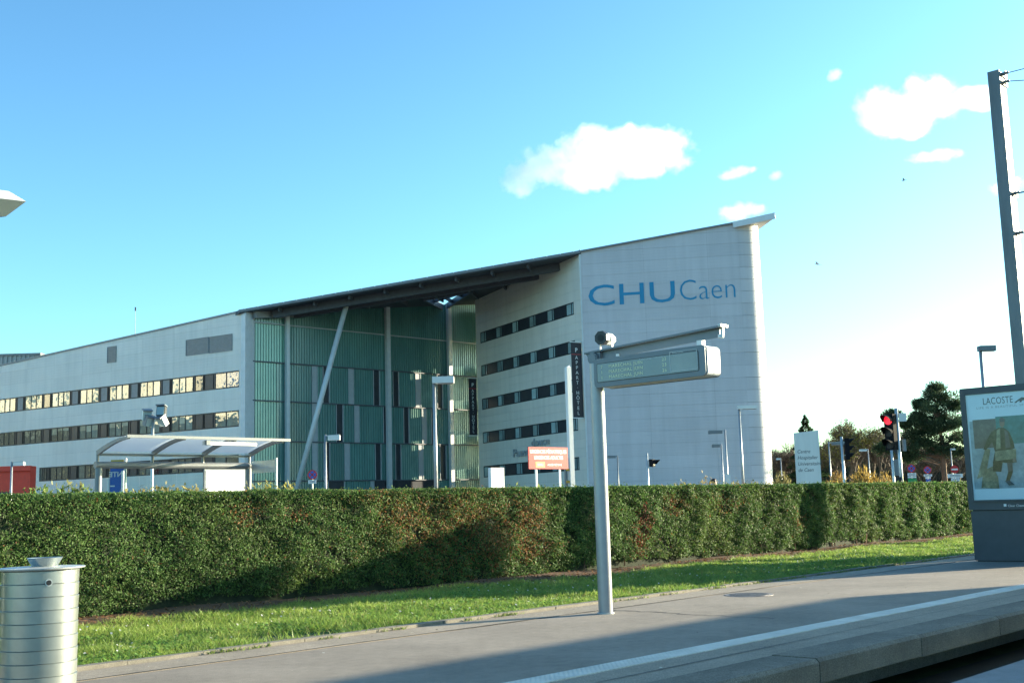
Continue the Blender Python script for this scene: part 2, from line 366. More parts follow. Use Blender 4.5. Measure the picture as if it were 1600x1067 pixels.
tone = np.clip(0.5 + 0.45 * wob(s * 1.3, n * 1.6, 26) + 0.35 * wob(s * 4.5, n * 5.5, 28) + rng.normal(0, 0.25, c), 0, 1)[:, None]
col = np.array([0.125, 0.230, 0.040])[None] * (1 - tone) + np.array([0.330, 0.420, 0.095])[None] * tone
dry = (rng.uniform(0, 1, c) < 0.05)[:, None]; col = np.where(dry, np.array([0.24, 0.19, 0.08])[None], col)
tag(cloud_mesh('grass', P, A, B, col, 'grass_blade', tri=True), 'short bright green lawn grass between the paving and the hedge', 'grass', kind='stuff')
# tufts creeping over the edging stones
c = 5200; s = 3.0 + 34 * rng.uniform(0, 1, c) ** 1.4; n = -10.10 + np.abs(rng.normal(0, 0.06, c)) * (wob(s * 1.9, s * 0, 33) > -0.15) ; k = wob(s * 1.9, s * 0, 33) + 0.4 * wob(s * 8, s * 0, 34) > 0.0; s, n = s[k], n[k]; c = len(s)
h = rng.uniform(0.012, 0.05, c); A = np.stack([rng.normal(0, 0.6, c) * h, rng.normal(0, 0.6, c) * h, h], 1); th = rng.uniform(0, math.pi, c); w = rng.uniform(0.004, 0.010, c); B = np.stack([np.cos(th) * w, np.sin(th) * w, np.zeros(c)], 1)
tag(cloud_mesh('edge_weeds', PLn(s, n, np.full(c, 0.01)), A, B, np.array([0.16, 0.22, 0.05])[None] * rng.uniform(0.6, 1.4, c)[:, None], 'grass_blade', tri=True), 'ragged weeds creeping over the stone edging of the lawn', 'weeds', kind='stuff')
# broad clover-like leaves
c = 70000; s = 3.0 + 40 * rng.uniform(0, 1, c) ** 1.7; n = -10.2 - 3.2 * rng.uniform(0, 1, c)
k = wob(s * 1.2, n * 1.5, 30) > -0.1; s, n = s[k], n[k]; c = len(s)
P = PLn(s, n, verge_z(s, n) + rng.uniform(0.01, 0.05, c)); nr = unit(rvec(rng, c) * 0.8 + np.array([0, 0, 1.0])); A = unit(np.cross(nr, rvec(rng, c))); B = np.cross(nr, A); L = rng.uniform(0.012, 0.028, c)[:, None]
col = np.array([0.15, 0.27, 0.055])[None] * rng.uniform(0.6, 1.5, c)[:, None]
tag(cloud_mesh('clover', P, A * L, B * L * 0.7, col, 'grass_blade'), 'low clover leaves growing among the lawn grass', 'clover', kind='stuff')
c = 420; s = rng.uniform(5, 24, c); n = rng.uniform(-13.3, -10.5, c); k = wob(s, n, 31) > -0.1; s, n = s[k], n[k]; c = len(s)
P = PLn(s, n, verge_z(s, n) + rng.uniform(0.05, 0.08, c)); nr = unit(rvec(rng, c) * 0.6 + np.array([0.2, -0.2, 1.0])); A = unit(np.cross(nr, rvec(rng, c))); B = np.cross(nr, A); L = rng.uniform(0.009, 0.017, c)[:, None]
tag(cloud_mesh('daisies', np.repeat(P, 2, 0), np.concatenate([A * L, (A + B) * L * 0.7], 1).reshape(-1, 3), np.concatenate([B * L, (B - A) * L * 0.7], 1).reshape(-1, 3), np.full((2 * c, 3), 0.75), 'grass_blade'), 'tiny white daisies scattered over the lawn', 'daisies', kind='stuff')
c = 9000; s = rng.uniform(3, 44, c); n = -13.7 - rng.normal(0.45, 0.4, c); k = n < -13.15; s, n = s[k], n[k]; c = len(s)
P = PLn(s, n, verge_z(s, n) + 0.022 + rng.uniform(0, 0.02, c)); nr = unit(rvec(rng, c) * 0.6 + np.array([0, 0, 1.0])); A = unit(np.cross(nr, rvec(rng, c))); B = np.cross(nr, A); L = rng.uniform(0.012, 0.04, c)[:, None]
col = np.array([0.20, 0.115, 0.065])[None] * rng.uniform(0.35, 1.6, c)[:, None]
tag(cloud_mesh('leaf_litter', P, A * L, B * L * 0.5, col, 'leaf'), 'dry brown leaf litter along the foot of the hedge', 'leaf litter', kind='stuff')
c = 170; s = rng.uniform(4, 30, c); n = np.where(rng.uniform(0, 1, c) < 0.4, rng.uniform(-10.1, -9.6, c), rng.uniform(-10, -5.3, c)); P = PLn(s, n, np.full(c, 0.016)); nr = unit(rvec(rng, c) * 0.25 + np.array([0, 0, 1.0])); A = unit(np.cross(nr, rvec(rng, c))); B = np.cross(nr, A); L = rng.uniform(0.006, 0.022, c)[:, None]
col = np.where((rng.uniform(0, 1, c) < 0.45)[:, None], np.array([0.6, 0.58, 0.5])[None], np.array([0.10, 0.07, 0.04])[None])
tag(cloud_mesh('fallen_scraps', P, A * L, B * L * 0.6, col, 'leaf'), 'tiny dead leaves and paper scraps on the platform', 'litter', kind='stuff')
# small trimmed shrub balls poking out at the foot of the hedge
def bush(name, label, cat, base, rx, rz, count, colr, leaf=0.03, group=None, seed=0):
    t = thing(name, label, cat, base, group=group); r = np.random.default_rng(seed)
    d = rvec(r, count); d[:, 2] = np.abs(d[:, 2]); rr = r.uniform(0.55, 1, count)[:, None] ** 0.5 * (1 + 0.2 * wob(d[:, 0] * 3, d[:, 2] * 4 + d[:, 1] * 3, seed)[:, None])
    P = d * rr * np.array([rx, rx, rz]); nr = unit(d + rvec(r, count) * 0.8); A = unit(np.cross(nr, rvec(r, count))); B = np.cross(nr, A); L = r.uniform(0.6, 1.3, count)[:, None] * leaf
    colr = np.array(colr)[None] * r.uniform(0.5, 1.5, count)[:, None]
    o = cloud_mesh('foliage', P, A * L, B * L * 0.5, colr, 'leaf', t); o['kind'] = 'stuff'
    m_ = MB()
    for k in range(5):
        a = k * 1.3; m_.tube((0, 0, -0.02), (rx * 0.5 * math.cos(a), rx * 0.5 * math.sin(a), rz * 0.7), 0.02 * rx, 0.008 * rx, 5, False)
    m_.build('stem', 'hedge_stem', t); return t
p = on_level(1203, 855, 0.03); bush('low_shrub', 'small pale green rounded shrub at the hedge foot', 'shrub', p, 0.32, 0.30, 900, (0.12, 0.19, 0.06), 0.028, seed=41)
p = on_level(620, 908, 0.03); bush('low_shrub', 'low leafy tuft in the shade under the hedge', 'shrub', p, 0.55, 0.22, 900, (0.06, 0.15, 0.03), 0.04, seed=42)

# tar-filled crack across the paving and the joint between the edge slabs
def seam(name, pts, w, z, m):
    vs = []; fs = []
    for i, p in enumerate(pts):
        q = pts[min(i + 1, len(pts) - 1)] - pts[max(i - 1, 0)]; nrm = Vector((-q.y, q.x, 0)).normalized() * w * rnd.uniform(0.5, 1.3); vs += [p + nrm, p - nrm]
    for v in vs: v.z = z
    fs = [(2 * i, 2 * i + 1, 2 * i + 3, 2 * i + 2) for i in range(len(pts) - 1)]
    return struct(MB().add(vs, fs).build(name, m, fix=True))
mat('tar', (0.035, 0.033, 0.032), 0.7, 0, 0.3, 8)
a, b = on_level(957, 952.5), on_level(1206, 966.5)
seam('paving_crack', [a.lerp(b, k / 26) + Vector((rnd.uniform(-1, 1), rnd.uniform(-1, 1), 0)) * 0.045 for k in range(27)], 0.016, 0.004, 'tar')
seam('edge_joint', [PL(-20 + 2.2 * k, -5.745 + rnd.uniform(-0.006, 0.006)) for k in range(40)], 0.007, 0.0025, 'tar')
seam('strip_joint', [PL(-20 + 1.1 * k, -9.46 + rnd.uniform(-0.02, 0.02)) for k in range(70)], 0.012, 0.008, 'tar')
# ------------------------------------------------------------------ hospital buildings
def siding(name, c, lines=3.6, depth=0.25, var=0.06, rough=0.5, metal=0.0):
    m, nt, b = _nodes(name); v = coords(nt)
    sx = nt.nodes.new('ShaderNodeSeparateXYZ'); nt.links.new(v, sx.inputs[0])
    ma = nt.nodes.new('ShaderNodeMath'); ma.operation = 'MULTIPLY'; ma.inputs[1].default_value = lines; nt.links.new(sx.outputs[2], ma.inputs[0])
    fr = nt.nodes.new('ShaderNodeMath'); fr.operation = 'FRACT'; nt.links.new(ma.outputs[0], fr.inputs[0])
    h = ramp(nt, fr.outputs[0], [(0.0, (0, 0, 0)), (0.08, (1, 1, 1)), (0.92, (1, 1, 1)), (1.0, (0, 0, 0))])
    vs = coords(nt, (1, 1, 0.06)); g = noise(nt, vs, 1.6, 6, 0.7); g2 = noise(nt, coords(nt), 0.25, 4, 0.6)
    oi = nt.nodes.new('ShaderNodeObjectInfo')
    c1 = ramp(nt, g, [(0.28, tuple(x * (1 - var * 1.6) for x in c)), (0.6, tuple(x * (1 + var * 0.6) for x in c))])
    c2 = ramp(nt, g2, [(0.3, (1 - var,) * 3), (0.7, (1 + var,) * 3)])
    c3 = ramp(nt, oi.outputs['Random'], [(0.0, (0.955,) * 3), (1.0, (1.035,) * 3)])
    nt.links.new(mixc(nt, 1.0, mixc(nt, 1.0, c1, c2, 'MULTIPLY'), c3, 'MULTIPLY'), b.inputs['Base Color'])
    b.inputs['Roughness'].default_value = rough; b.inputs['Metallic'].default_value = metal
    bump(nt, b, h, depth, 0.02); return m
siding('grey_siding', (0.86, 0.77, 0.68), 4.0, 0.5, 0.05)
siding('blue_grey_siding', (0.56, 0.535, 0.55), 4.0, 0.45, 0.05)
siding('white_panel', (0.76, 0.71, 0.62), 0.0, 0.0, 0.05, 0.55)
mat('backing', (0.22, 0.22, 0.22), 0.9)
mat('white_metal', (0.62, 0.63, 0.63), 0.45, 0.1, 0.07, 2)
mat('roof_metal', (0.20, 0.21, 0.22), 0.5, 0.4, 0.12, 2)
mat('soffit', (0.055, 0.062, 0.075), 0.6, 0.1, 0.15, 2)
mat('steel_beam', (0.085, 0.095, 0.115), 0.55, 0.1, 0.15, 3)
mat('frame_dark', (0.022, 0.026, 0.030), 0.4, 0.2, 0.2)
mat('louver_grey', (0.25, 0.25, 0.255), 0.5, 0.2, 0.1)
mat('dark_spandrel', (0.026, 0.030, 0.040), 0.35, 0, 0.25, 2)
mat('grey_strip', (0.42, 0.44, 0.45), 0.5, 0, 0.08)
mat('concrete_floor', (0.3, 0.3, 0.29), 0.8)
def glass_mat(name, c, ior=2.1, rough=0.02, var=0.3, wav=0.05, obj_var=0.35):
    m, nt, b = _nodes(name); v = coords(nt); g = noise(nt, v, 0.9, 3)
    oi = nt.nodes.new('ShaderNodeObjectInfo')
    c1 = ramp(nt, g, [(0.3, tuple(x * (1 - var) for x in c)), (0.7, tuple(min(1, x * (1 + var)) for x in c))])
    c2 = ramp(nt, oi.outputs['Random'], [(0, (1 - obj_var,) * 3), (1, (1 + obj_var,) * 3)])
    nt.links.new(mixc(nt, 1.0, c1, c2, 'MULTIPLY'), b.inputs['Base Color']); b.inputs['Roughness'].default_value = rough; b.inputs['IOR'].default_value = ior
    bump(nt, b, noise(nt, coords(nt), 0.8, 2), wav, 0.3); return m
glass_mat('pane_blind', (0.34, 0.345, 0.28), 2.6)
glass_mat('pane_dark', (0.035, 0.045, 0.055), 2.2)
glass_mat('pane_teal', (0.10, 0.15, 0.15), 2.2)
glass_mat('pane_blue', (0.05, 0.13, 0.26), 2.6)
glass_mat('pane_curtain', (0.30, 0.40, 0.40), 1.6, 0.08, 0.2)
def channel_glass():
    m, nt, b = _nodes('channel_glass'); v = coords(nt); g = noise(nt, coords(nt, (1, 1, 0.25)), 0.5, 5, 0.7); g2 = noise(nt, v, 2.2, 3)
    oi = nt.nodes.new('ShaderNodeObjectInfo')
    c1 = ramp(nt, g, [(0.3, (0.07, 0.19, 0.18)), (0.7, (0.15, 0.34, 0.295))]); c2 = ramp(nt, oi.outputs['Random'], [(0, (0.8,) * 3), (1, (1.2,) * 3)])
    cc = mixc(nt, 1.0, c1, c2, 'MULTIPLY'); nt.links.new(cc, b.inputs['Base Color']); b.inputs['Roughness'].default_value = 0.22; b.inputs['IOR'].default_value = 1.9
    bump(nt, b, g2, 0.12, 0.05)
channel_glass()
mat('channel_glass_sunlit', (0.22, 0.36, 0.31), 0.22, 0, 0.25, 0.7, ior=1.8)  # paler copy of the glass, sun patches put into its colour
mat('channel_glass_backlit', (0.28, 0.56, 0.42), 0.22, 0, 0.12, 0.6, ior=1.7)  # lighter copy of the glass, daylight from behind put into its colour
mat('glass_rib', (0.06, 0.18, 0.155), 0.3, 0, 0.15, 2)
mat('hall_interior', (0.22, 0.24, 0.24), 0.8)

def clip_top(poly, a, b):                     # keep z <= a + b * s
    out = []
    for i, p in enumerate(poly):
        q = poly[(i + 1) % len(poly)]; dp = a + b * p[0] - p[1]; dq = a + b * q[0] - q[1]
        if dp >= 0: out.append(p)
        if dp * dq < 0: t = dp / (dp - dq); out.append((p[0] + (q[0] - p[0]) * t, p[1] + (q[1] - p[1]) * t))
    return out
def clad(wall, o, u, w, s_cuts, rows, top, matn, t0=0.02, t1=0.07, gap=0.010, stagger=0.0):
    """rows: (z0, z1, s0, s1); top: (a, b) roofline"""
    for (z0, z1, sa, sb) in rows:
        cuts = [sa] + [c_ for c_ in s_cuts if sa + 0.3 < c_ < sb - 0.3] + [sb]
        for c0, c1 in zip(cuts, cuts[1:]):
            poly = [(c0 + gap / 2, z0 + gap / 2), (c1 - gap / 2, z0 + gap / 2), (c1 - gap / 2, z1 - gap / 2), (c0 + gap / 2, z1 - gap / 2)]
            poly = clip_top(poly, *top)
            if len(poly) < 3: continue
            area = abs(sum(p[0] * q[1] - q[0] * p[1] for p, q in zip(poly, poly[1:] + poly[:1]))) / 2
            if area < 0.05: continue
            MB().slab(poly, o, u, w, t0, t1).build('cladding_panel', matn, wall, fix=True, world=True)

# plan -----------------------------------------------------------------
A_ = at_depth(913, 560, 92.0); A_.z = 0
Bg = at_depth(747, 620, 112.6); Bg.z = 0          # where the glass passes behind the block
B_ = at_depth(747, 620, 109.3); B_.z = 0          # inner end of the block, leaving a passage
T_ = at_depth(1164, 560, 90.0); T_.z = 0
W_ = at_depth(379, 600, 95.0); W_.z = 0
WDIR = Vector((-math.sin(rad(57.46)), math.cos(rad(57.46)), 0)); WN = Vector((-WDIR.y, WDIR.x, 0)); WN = WN if WN.y < 0 else -WN
G_ = at_depth(389, 600, 95.25); G_.z = 0
GDIR = (Bg - G_).normalized(); GN = Vector((GDIR.y, -GDIR.x, 0))
GLEN = (Bg - G_).length + 9
def roof_z(x, y): return 18.15 + 0.131 * (x - W_.x) + 0.045 * (y - 95)

# ---- office wing ------------------------------------------------------
wing = thing('office_wing', 'long grey clad wing with three ribbon windows and sloping roofline', 'building', W_)
WL = 44.0; WT = (18.05, -0.0475)              # roofline z = a + b s
back = -WN * 14
q0, q1 = W_, W_ + WDIR * WL
# s runs from the corner away to the left
def wp(s, z, t=0.0): return W_ + WDIR * s + WN * t + Vector((0, 0, z))
bw = MB(); pts = [q0, q1, q1 + back, q0 + back]
zt = lambda s: WT[0] + WT[1] * s
bw.add([wp(0, 0), wp(WL, 0), wp(WL, 0, -14), wp(0, 0, -14), wp(0, zt(0) - 0.1), wp(WL, zt(WL) - 0.1), wp(WL, zt(WL) - 0.1, -14), wp(0, zt(0) - 0.1, -14)],
       [(0, 1, 5, 4), (1, 2, 6, 5), (2, 3, 7, 6), (3, 0, 4, 7), (4, 5, 6, 7), (3, 2, 1, 0)])
wwall = bw.build('wall', 'backing', wing, fix=True, world=True)
BANDS = [(4.85, 6.15), (8.45, 9.80), (11.72, 13.12)]
s_b3 = on_wall(63, 720, W_, WDIR)[0]
LIM = [(0.35, s_b3), (0.35, WL), (0.35, WL)]
rows = []
def split_rows(z0, z1, hgt, sa, sb):
    k = max(1, round((z1 - z0) / hgt)); return [(z0 + (z1 - z0) * i / k, z0 + (z1 - z0) * (i + 1) / k, sa, sb) for i in range(k)]
zc = 0.0
for (b0, b1), (l0, l1) in zip(BANDS, LIM):
    rows += split_rows(zc, b0, 1.2, 0.0, WL); rows += split_rows(b0, b1, 1.3, 0.0, l0)
    if l1 < WL - 1: rows += split_rows(b0, b1, 1.3, l1, WL)
    zc = b1
rows += split_rows(zc, 18.3, 1.25, 0.0, WL)
clad(wwall, W_, WDIR, WN, [4.15 * k for k in range(1, 11)], rows, (WT[0] - 0.05, WT[1]), 'grey_siding')
# roof edge trim
mb = MB(); mb.bar(wp(-0.1, zt(-0.1) + 0.02, 0.06), wp(WL, zt(WL) + 0.02, 0.06), 0.16, 0.16); mb.build('roof_edge', 'roof_metal', wing, world=True)
# corner pillar at the glazed end
mb = MB(); mb.prism([(wp(-0.46, 0, 0.16)[:2]), (wp(-0.46, 0, -0.9)[:2]), (wp(0.02, 0, -0.9)[:2]), (wp(0.02, 0, 0.16)[:2])], 0, 18.2)
mb.build('corner_pillar', 'white_metal', wing, fix=True, world=True)
# ribbon windows
pr = random.Random(8)
for bi, ((b0, b1), (l0, l1)) in enumerate(zip(BANDS, LIM)):
    mod = 4.15; k = 0; s = l0
    while s < l1 - 0.5:
        e = min(s + mod, l1)
        win = MB()
        for zz in (b0 + 0.05, b1 - 0.05): win.slab([(s, zz - 0.05), (e, zz - 0.05), (e, zz + 0.05), (s, zz + 0.05)], W_, WDIR, WN, 0.0, 0.075)
        # panes: a narrow dark panel then three lights
        if k == 0: cuts = [0, 0.36, 0.68, 0.74, 1.0]; kinds = ['blue', 'blue', None, 'dark']
        else: cuts = [0, 0.035, 0.27, 0.33, 0.555, 0.745, 0.965, 1.0]; kinds = [None, 'panel', None, 'l', 'l', 'l', None]
        if k == 0 and bi < 2: kinds = ['l', 'l', None, 'dark']
        for c_ in cuts[0:]:
            x = s + (e - s) * c_; win.slab([(x - 0.035, b0 + 0.1), (x + 0.035, b0 + 0.1), (x + 0.035, b1 - 0.1), (x - 0.035, b1 - 0.1)], W_, WDIR, WN, 0.0, 0.07)
        w_o = win.build('window', 'frame_dark', wing, world=True)
        for j, kd in enumerate(kinds):
            x0 = s + (e - s) * cuts[j] + 0.036; x1 = s + (e - s) * cuts[j + 1] - 0.036
            if x1 - x0 < 0.05: continue
            if kd == 'blue': mm = 'pane_blue'
            elif kd == 'dark' or kd is None: mm = 'dark_spandrel'
            elif kd == 'panel': mm = pr.choice(['louver_grey', 'pane_dark', 'louver_grey']) if bi == 2 else 'dark_spandrel'
            else:
                if bi == 2: mm = 'pane_blind'
                elif bi == 1: mm = 'pane_teal' if s < 18 else 'pane_dark'
                else: mm = 'pane_dark' if pr.random() < 0.75 else 'pane_teal'
            z0p = b0 + 0.101; z1p = b1 - 0.101
            if kd == 'l' and bi == 1 and s < 22:   # blinds pulled part way down behind the glass
                zm = z1p - pr.uniform(0.2, 0.6)
                MB().slab([(x0, zm), (x1, zm), (x1, z1p), (x0, z1p)], W_, WDIR, WN, 0.02, 0.032).build('blind', 'pane_blind', w_o, world=True); z1p = zm - 0.002
            MB().slab([(x0, z0p), (x1, z0p), (x1, z1p), (x0, z1p)], W_, WDIR, WN, 0.015, 0.03).build('pane', mm, w_o, fix=True, world=True)
        s = e; k += 1
# ventilation louvres
def louvre(x0, x1, y0, y1):
    sa, za = on_wall(x0, y1, W_, WDIR); sb, zb = on_wall(x1, y0, W_, WDIR)
    sa, sb = min(sa, sb), max(sa, sb); za, zb = min(za, zb), max(za, zb)
    v_ = MB(); v_.slab([(sa, za), (sb, za), (sb, zb), (sa, zb)], W_, WDIR, WN, 0.05, 0.078)
    v_.bar(wp(sa, za, .1), wp(sb, za, .1), .06, .06); v_.bar(wp(sa, zb, .1), wp(sb, zb, .1), .06, .06); v_.bar(wp(sa, za, .1), wp(sa, zb, .1), .06, .06); v_.bar(wp(sb, za, .1), wp(sb, zb, .1), .06, .06)
    o_ = v_.build('vent', 'louver_grey', wing, world=True)
    sl = MB(); nsl = int((zb - za) / 0.14)
    for i in range(1, nsl): sl.box((wp((sa + sb) / 2, za + (zb - za) * i / nsl, 0.095)), (sb - sa - 0.07, 0.05, 0.05), math.atan2(WDIR.y, WDIR.x))
    sl.build('slats', 'louver_grey', o_, world=True)['kind'] = 'stuff'
louvre(292, 327, 527, 556); louvre(328, 364, 522, 552); louvre(169, 183, 541, 567)
# ---- channel glass hall ----------------------------------------------
hall = thing('glazed_entrance_hall', 'tall green channel glass facade with staggered panels in a canopied recess', 'building', G_)
def gp(s, z, t=0.0): return G_ + GDIR * s + GN * t + Vector((0, 0, z))
MB().add([gp(0, 0, -0.4), gp(GLEN + 6, 0, -0.4), gp(GLEN + 6, 19.8, -0.4), gp(0, 16.6, -0.4)], [(0, 1, 2, 3)]).build('inner_wall', 'hall_interior', hall, world=True)
GX = lambda x, y=620: on_wall(x, y, G_, GDIR)[0]
LV = [0.06, 3.93, 7.24, 10.62, 13.9, 17.2]
gtop = lambda s: roof_z(*(gp(s, 0)[:2])) - 0.22
ribs = MB()
def gpane(s0, s1, z0, z1f, m='channel_glass', name='pane', rib=True, parent=hall):
    z1 = z1f if callable(z1f) else (lambda s: z1f)
    MB().slab([(s0, z0), (s1, z0), (s1, z1(s1)), (s0, z1(s0))], G_, GDIR, GN, -0.05, 0.0).build(name, m, parent, fix=True, world=True)
    if rib:
        k = max(1, round((s1 - s0) / 0.262))
        for i in range(k + 1):
            x = s0 + (s1 - s0) * i / k; ribs.slab([(x - 0.018, z0 + 0.02), (x + 0.018, z0 + 0.02), (x + 0.018, z1(x) - 0.02), (x - 0.018, z1(x) - 0.02)], G_, GDIR, GN, 0.001, 0.045)
cX = lambda v: GX(v / 3.3333 + 370)           # positions measured on an enlargement of the facade
posts = [cX(253), cX(779), cX(1102)]
cols_ = [0.25] + posts + [GLEN + 1.5]
# upper storeys in full-width panes between the posts
for a, b in zip(cols_, cols_[1:]):
    gpane(a + 0.05, b - 0.05, LV[4] + 0.05, min(LV[5], gtop(a)) - 0.05, 'channel_glass_backlit' if a < 1 else 'channel_glass')
    gpane(a + 0.05, b - 0.05, LV[5] + 0.05, lambda s: max(LV[5] + 0.1, gtop(s)))
    if a < 1:
        for i in range(4): gpane(a + 0.05, b - 0.9, LV[i] + 0.05, LV[i + 1] - 0.05, 'channel_glass_backlit'); gpane(b - 0.88, b - 0.05, LV[i] + 0.05, LV[i + 1] - 0.05)  # first bay coloured as backlit, darker strip for the shade beside the post
layout = [  # (level, dark strips, grey strips) in enlargement pixels
    (3, [(447, 480), (710, 742), (812, 842), (1042, 1070)], [(390, 416), (580, 606), (930, 955)]),
    (2, [(515, 550), (760, 790), (865, 892), (1008, 1028)], [(390, 416), (610, 633), (960, 982)]),
    (1, [(447, 480), (715, 745), (820, 848), (1050, 1082)], [(390, 416), (557, 582), (940, 962)]),
    (0, [(470, 555), (715, 1030)], [(690, 711)])]
for lv, dark, grey in layout:
    z0, z1 = LV[lv] + 0.05, LV[lv + 1] - 0.05
    bits = sorted([(cX(a), cX(b), 'd') for a, b in dark] + [(cX(a), cX(b), 'g') for a, b in grey])
    s = posts[0] + 0.06; end = GLEN + 1.0; frames = MB()
    for a, b, k in bits + [(end, end + 0.01, None)]:
        if a > s + 0.15: gpane(s + 0.03, a - 0.03, z0, z1, 'channel_glass_sunlit' if s > cX(845) and lv else 'channel_glass'); [frames.slab([(x - 0.03, z0), (x + 0.03, z0), (x + 0.03, z1), (x - 0.03, z1)], G_, GDIR, GN, 0.0, 0.1) for x in (s, a)]
        if k == 'd': gpane(a + 0.03, b - 0.03, z0, z1, 'dark_spandrel', 'dark_panel', False)
        if k == 'g': MB().slab([(a + 0.03, z0), (b - 0.03, z0), (b - 0.03, z1), (a + 0.03, z1)], G_, GDIR, GN, -0.05, 0.06).build('grey_panel', 'grey_strip', hall, fix=True, world=True)
        s = b
    frames.build('pane_frames', 'grey_strip', hall, world=True)['kind'] = 'stuff'
ribs.build('glass_ribs', 'glass_rib', hall, world=True)['kind'] = 'stuff'
for z in LV[1:]:
    MB().slab([(0.0, z - 0.05), (GLEN + 1, z - 0.05), (GLEN + 1, z + 0.05), (0.0, z + 0.05)], G_, GDIR, GN, 0.0, 0.13).build('transom', 'steel_beam' if z < 17 else 'grey_strip', hall, fix=True, world=True)
for s, w_ in zip(posts, (0.3, 0.42, 0.42)):
    MB().box(gp(s, gtop(s) / 2, 0.3), (w_, 0.35, gtop(s)), math.atan2(GDIR.y, GDIR.x)).build('post', 'white_metal', hall, world=True)
# slanting prop under the canopy
p0 = at_depth(463, 765, 96.6); p1 = at_depth(541, 477, 96.6); dv = (p1 - p0); p0 = p0 - dv * (p0.z / dv.z)
MB().tube(p0, p1 + dv * 0.003, 0.22, 0.22, 14).build('raking_column', 'white_metal', hall, smooth=True, world=True)
# canopy roof: a triangle over the recess plus an added unseen stretch shading the upper glass, with a latticed opening near the inner corner
FE = (A_ - W_).normalized()
c0 = W_ - Vector((0.25, 0.35, 0)); c1 = A_ + Vector((0.0, -0.15, 0)); c2 = Bg + Vector((27, 19, 0)); c2b = Bg + GDIR * 13 - GN * 2.5; c3 = G_ - GN * 2.5 - GDIR * 0.5
def on_roof(x, y, dz=0.0):
    r = ray(x, y); t = (18.15 + dz - EYE - 0.131 * W_.x - 0.045 * 95) / (r[2] - 0.131 * r[0] - 0.045 * r[1]); return Vector(_C + r * t)
hole = [on_roof(x, y, -0.25) for x, y in ((663, 463.5), (694, 480), (737, 451))]
bm = bmesh.new()
def loop(ps):
    vs = [bm.verts.new((p.x, p.y, 0)) for p in ps]; return vs, [bm.edges.new((vs[i], vs[(i + 1) % len(vs)])) for i in range(len(vs))]
ov, oe = loop([c0, c1, c2, c2b, c3]); hv, he = loop(hole)
bmesh.ops.triangle_fill(bm, use_beauty=True, use_dissolve=False, edges=oe + he)
tris = [[(v.co.x, v.co.y) for v in f.verts] for f in bm.faces]; bm.free()
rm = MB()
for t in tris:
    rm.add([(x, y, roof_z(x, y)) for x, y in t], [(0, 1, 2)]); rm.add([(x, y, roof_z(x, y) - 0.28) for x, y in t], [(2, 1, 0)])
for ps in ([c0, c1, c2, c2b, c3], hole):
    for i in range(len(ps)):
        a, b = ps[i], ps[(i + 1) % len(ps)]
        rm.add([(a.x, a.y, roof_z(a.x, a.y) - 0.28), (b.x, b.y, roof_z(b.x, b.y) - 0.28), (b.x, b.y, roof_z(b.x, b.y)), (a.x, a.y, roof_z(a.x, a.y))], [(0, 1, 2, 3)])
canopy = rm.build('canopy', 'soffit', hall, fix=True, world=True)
def rp(p, dz): return Vector((p.x, p.y, roof_z(p.x, p.y) + dz))
mb = MB(); mb.bar(rp(c0, -0.09), rp(c1, -0.09), 0.16, 0.22); fas = mb.build('fascia', 'roof_metal', canopy, world=True)
def beam(a, b, w_, h_, dz, name='beam', m='steel_beam'):
    MB().bar(rp(a, dz), rp(b, dz), w_, h_).build(name, m, canopy, world=True)
perp = Vector((-FE.y, FE.x, 0)); perp = perp if perp.y > 0 else -perp
u2 = (B_ - A_).normalized()
beam(W_ + perp * 1.3 + FE * 2.2, A_ + u2 * 3.4, 0.4, 0.65, -0.6)
beam(W_ + perp * 3.6 + FE * 3.3, A_ + u2 * 7.0, 0.35, 0.6, -0.6)
beam(G_ + GN * 0.5 + GDIR * 0.2, at_depth(652, 500, 110.0), 0.35, 0.55, -0.55, 'beam', 'louver_grey')
for k in range(1, 9):
    a = W_ + FE * (27.0 * k / 9) + perp * 0.3; s_g = None
    b = a + perp * min(17.0, 1.2 + 2.05 * k)
    beam(a, b, 0.16, 0.32, -0.43, 'purlin')
beam(hole[0], hole[1], 0.3, 0.5, -0.4); beam(hole[1], hole[2], 0.25, 0.45, -0.4); beam(hole[0], hole[2], 0.25, 0.45, -0.4)
for f in (0.33, 0.66):
    a = hole[1].lerp(hole[2], f); b = hole[0].lerp(hole[2], f); beam(a, b, 0.16, 0.3, -0.3, 'lattice_bar')
beam(hole[0].lerp(hole[1], 0.4), hole[2], 0.16, 0.3, -0.3, 'lattice_bar')
# bolts along the fascia
mb = MB()
for k in range(26): p = c0.lerp(c1, (k + 0.5) / 26); mb.box(rp(p, -0.02) + Vector((0, -0.1, 0)), (0.10, 0.05, 0.06))
mb.build('fascia_clips', 'white_metal', canopy, world=True)['kind'] = 'stuff'

# ---- hotel block -------------------------------------------------------
block = thing('hotel_block', 'tall white and blue grey clad block with rounded end and blue wall lettering', 'building', A_)
CU = (T_ - A_).normalized(); CN = Vector((CU.y, -CU.x, 0)); CN = CN if CN.y < 0 else -CN
CL = (T_ - A_).length
HU = (B_ - A_).normalized(); HN = Vector((-HU.y, HU.x, 0)); HN = HN if HN.x < 0 else -HN
HL = (B_ - A_).length
RC = 1.62; cc = T_ - CN * RC
a0 = math.atan2(CN.y, CN.x); a1 = a0 + rad(150)
arc = [cc + Vector((math.cos(a0 + (a1 - a0) * k / 24), math.sin(a0 + (a1 - a0) * k / 24), 0)) * RC for k in range(25)]
inner = lambda p: p - CN * 0.0
plan = [A_] + arc + [arc[-1] + Vector((-6, 8, 0)), B_ + Vector((1.2, 0.2, 0)), B_]
bz = lambda x, y: roof_z(x, y) - 0.12
blk = MB().prism([p[:2] for p in plan], 0, bz).build('wall', 'backing', block, fix=True, world=True)
